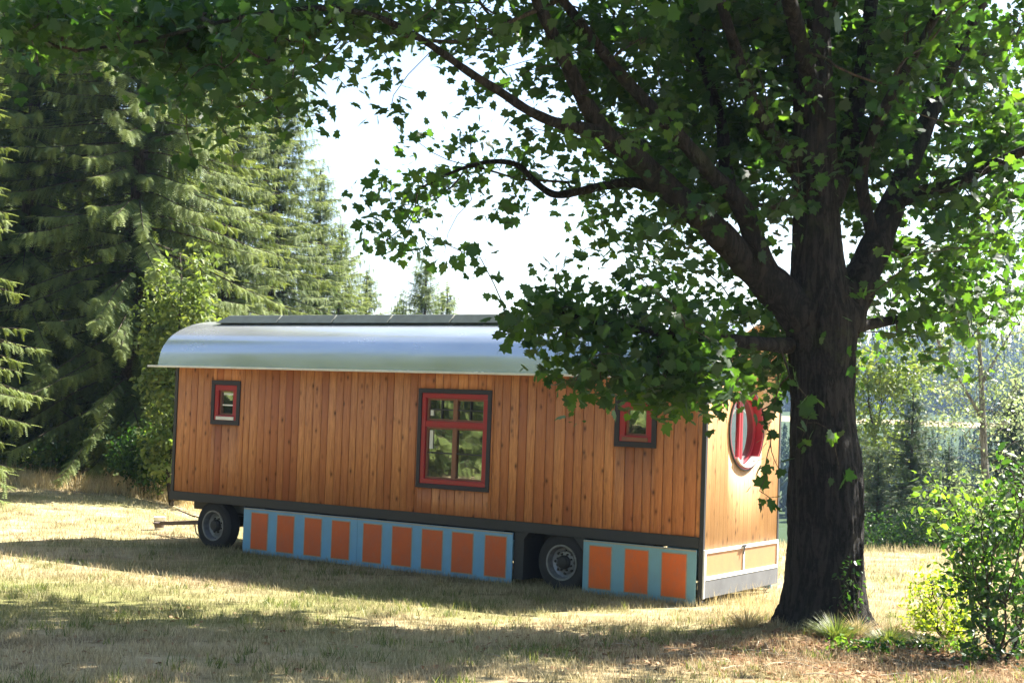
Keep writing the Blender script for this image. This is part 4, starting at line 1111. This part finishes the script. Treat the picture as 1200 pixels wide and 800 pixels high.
for k_, (px, py, lab, mt) in enumerate([(1028, 772, 'low leafy weeds in front of the dark grass tuft', 'darkleaf'), (1075, 785, 'low weeds at the foot of the lower right shrub', 'darkleaf'), (990, 778, 'small weed patch on the leaf litter before the trunk', 'sapling'), (1125, 778, 'weeds under the glowing yellow shrub', 'sapling')]):
    x, y = at(px, py, 15.0 if k_ % 2 else 14.8)[:2]; g = float(ground(x, y))
    plant('weed', (x, y, g), blob(26, (x, y, g + .07), (.28, .2, .06), 200 + k_), np.array([(x, y, g - .02)]), 6, .05, .05, MT[mt], MT['twig'], label=lab, cat='weed', group='weeds at the maple foot', seed=200 + k_, r0=.0015)
# ------------------------------------------------------------------ grasses
def tufts(name, pos, per, h, wd, spread, mat, label, parent=None, lean=.5, seed=1, top=True, hv=.35):
    r = np.random.default_rng(seed); n = len(pos) * per
    c = np.repeat(pos, per, 0) + np.concatenate([r.normal(size=(n, 2)) * spread, np.zeros((n, 1))], 1)
    c[:, 2] = ground(c[:, 0], c[:, 1]) - .006
    a = r.random(n) * 6.283
    x = np.stack([np.cos(a), np.sin(a), np.zeros(n)], 1); z = norm(np.array([[0, 0, 1.]]) + r.normal(size=(n, 3)) * .18)
    y = norm(np.cross(z, x)); x = np.cross(y, z)
    Rm = np.stack([x, y, z], -1)
    hh = h * (1 + r.normal(size=n) * hv).clip(.3, 2)
    S = np.stack([np.full(n, wd) * (.7 + .6 * r.random(n)), hh * lean * r.random(n) * 1.6, hh], 1)
    V, Fc, rn = instance(LB[0], LB[1], c, Rm, S, r.random(n))
    o = np_obj(name, V, Fc, mat, parent, rn)
    if label: tag(o, label, kind='stuff')
    return o
# lawn blades in the area the photograph shows
r = np.random.default_rng(5)
def lawn_pts(n, y0, y1, pw=1.0):
    y = y0 + (y1 - y0) * r.random(n) ** pw; hw = .40 * y + .6
    x = (r.random(n) * 2 - 1) * hw
    z = ground(x, y)
    # leave the wagon's footprint and the trunk free
    return np.stack([x, y, z], 1)
p_ = lawn_pts(21000, 9.5, 21)
cl = vnoise(p_[:, 0] * 2.3, p_[:, 1] * 2.3, 4) + r.normal(size=len(p_)) * .35; p_ = p_[cl > -.25]
tufts('lawn_grass', p_, 9, .062, .0065, .05, MT['blade'], 'short dry grass of the lawn in front of the wagon', lean=.9, seed=6)
p_ = lawn_pts(2600, 9.5, 24); cl = vnoise(p_[:, 0] * 1.7 + 3, p_[:, 1] * 1.7, 9); p_ = p_[cl > .05]
tufts('lawn_clumps', p_, 14, .085, .0075, .035, MT['greengrass'], 'darker green clumps of grass and weeds dotted over the lawn', lean=1.0, seed=16)
p_ = lawn_pts(11000, 20, 34); 
tufts('meadow_grass', p_, 8, .07, .009, .08, MT['blade'], 'short dry grass of the sunlit meadow beside and behind the wagon', lean=.8, seed=7)
# seeding stalks along the skirts and the maple foot
q = []
for k in range(150):
    u = r.uniform(-.2, 2.2); v = r.uniform(-.1, .9); pp = O + np.array([.832, -.555, 0]) * (.05 + v) + np.array([.555, .832, 0]) * (u); q.append(pp)
for k in range(160):
    px = r.uniform(840, 915); pp = at(px, 700, 0.0 + r.uniform(16.6, 18.6)); q.append(pp)
q = np.array(q); tufts('dry_stalks', q, 3, .20, .0045, .05, MT['straw'], 'dry seeding stalks between the wagon\'s end and the maple foot', lean=.45, seed=9)
q = []
for k in range(620):
    u = r.uniform(-.1, 10.2); v = r.uniform(.03, .28) if r.random() < .8 else r.uniform(-.6, 0)
    q.append(O + np.array([-.832, .555, 0]) * u - np.array([.555, .832, 0]) * v)
tufts('skirt_grass', np.array(q), 6, .10, .006, .05, MT['blade'], 'longer unmown grass standing against the wagon skirts and wheels', lean=.7, seed=19)
# tall dry grass at the wood edge
x = r.uniform(-18, -5.0, 2600); y = 33.5 + r.random(2600) * 3.2 + .15 * (x + 12); q = np.stack([x, y, ground(x, y)], 1)
tufts('tall_dry_grass', q, 7, .28, .010, .14, MT['straw'], 'tall pale dry grass along the edge of the wood at left', lean=.5, seed=10)
# crest grass on the right
x = r.uniform(3.5, 14, 1500); y = 28.5 + r.random(1500) * 2.5; q = np.stack([x, y, ground(x, y)], 1)
tufts('crest_grass', q, 6, .14, .008, .12, MT['blade'], 'grass along the far edge of the meadow at right', lean=.5, seed=11)
# green tufts by the maple foot
def grass_tuft(px, py, Yd, rad, h, lab, seed, mat='greengrass', n=330):
    x, y = at(px, py, Yd)[:2]; g = float(ground(x, y)); rr = np.random.default_rng(seed)
    e = np.array([x, y, g]); th = rr.random(n) * 6.283; rd = rad * rr.random(n) ** .6
    c = np.stack([np.cos(th) * rd * .55, np.sin(th) * rd * .55, np.zeros(n)], 1); 
    out_ = np.stack([np.cos(th), np.sin(th), np.zeros(n)], 1); z = norm(np.array([[0, 0, 1.]]) + out_ * (rd / rad)[:, None] * .8 + rr.normal(size=(n, 3)) * .1)
    yv = norm(out_ - z * np.sum(out_ * z, 1, keepdims=True)); xv = np.cross(yv, z); hh = h * (.6 + .6 * rr.random(n))
    S = np.stack([np.full(n, .007), hh * .8, hh], 1)
    V, Fc, rn = instance(LB[0], LB[1], c, np.stack([xv, yv, z], -1), S, rr.random(n))
    o = np_obj('grass_tuft', V, Fc, MT[mat], None, rn); o.location = e
    return tag(o, lab, 'grass tuft', 'grass tufts round the maple foot')
grass_tuft(980, 752, 15.55, .30, .26, 'thick green grass tuft right in front of the maple trunk', 21, n=700)
grass_tuft(1042, 760, 15.4, .32, .20, 'dark green grass tuft right of the thick one', 22, n=600)
grass_tuft(1085, 768, 15.3, .22, .16, 'small grass tuft under the yellow shrub', 23)
grass_tuft(875, 735, 16.4, .25, .24, 'dry pale grass tuft left of the maple trunk', 24, 'straw', 260)
grass_tuft(1005, 742, 15.8, .16, .26, 'dry upright grass tuft leaning on the maple root', 25, 'straw', 160)

# fallen leaves
n = 5200; px = r.random(n); 
x = np.concatenate([r.normal(3.6, 1.5, 4300), r.uniform(-4.5, 5, 900)]); y = np.concatenate([r.normal(14.3, .9, 4300), r.uniform(10, 17.5, 900)])
c = np.stack([x, y, ground(x, y) + .012], 1); zv = norm(np.array([[0, 0, 1.]]) + r.normal(size=(n, 3)) * .35); yv = r.normal(size=(n, 3)); yv = norm(yv - zv * np.sum(yv * zv, 1, keepdims=True))
V, Fc, rn = instance(LM[0], LM[1], c, frames(yv, zv), .025 + .045 * r.random(n), r.random(n))
o = np_obj('leaf_litter', V, Fc, MT['litter'], None, rn); tag(o, 'fallen brown leaves scattered round the maple foot and over the lawn', kind='stuff')
# dead twigs on the ground
mb = MB()
for k in range(60):
    xx, yy = r.normal(3.6, 1.6), r.normal(14.4, .8); a = r.random() * 6.28; l_ = r.uniform(.15, .5)
    p0_ = np.array([xx, yy, float(ground(xx, yy)) + .012]); p1_ = p0_ + np.array([math.cos(a), math.sin(a), 0]) * l_; p1_[2] = float(ground(p1_[0], p1_[1])) + .02
    mb.tube([p0_, (p0_ + p1_) / 2 + np.array([0, 0, .015]), p1_], .006, 5)
o = mb.build('fallen_twigs', MT['stone'], None); tag(o, 'thin dead twigs lying on the soil under the maple', kind='stuff')

# ------------------------------------------------------------------ haze
me = bpy.data.meshes.new('haze'); b = MB(); b.box(-706, 706, -86, 906, -16, 62)
t = NT('haze_air'); vp = t.n('ShaderNodeVolumePrincipled'); vp.inputs['Color'].default_value = (.45, .65, 1.0, 1); vp.inputs['Density'].default_value = .00022
vp.inputs['Anisotropy'].default_value = .35
t.l(vp.outputs[0], t.out.inputs['Volume'])
hz = b.build('haze', t.m); tag(hz, 'thin blue morning haze over the valley', kind='stuff')
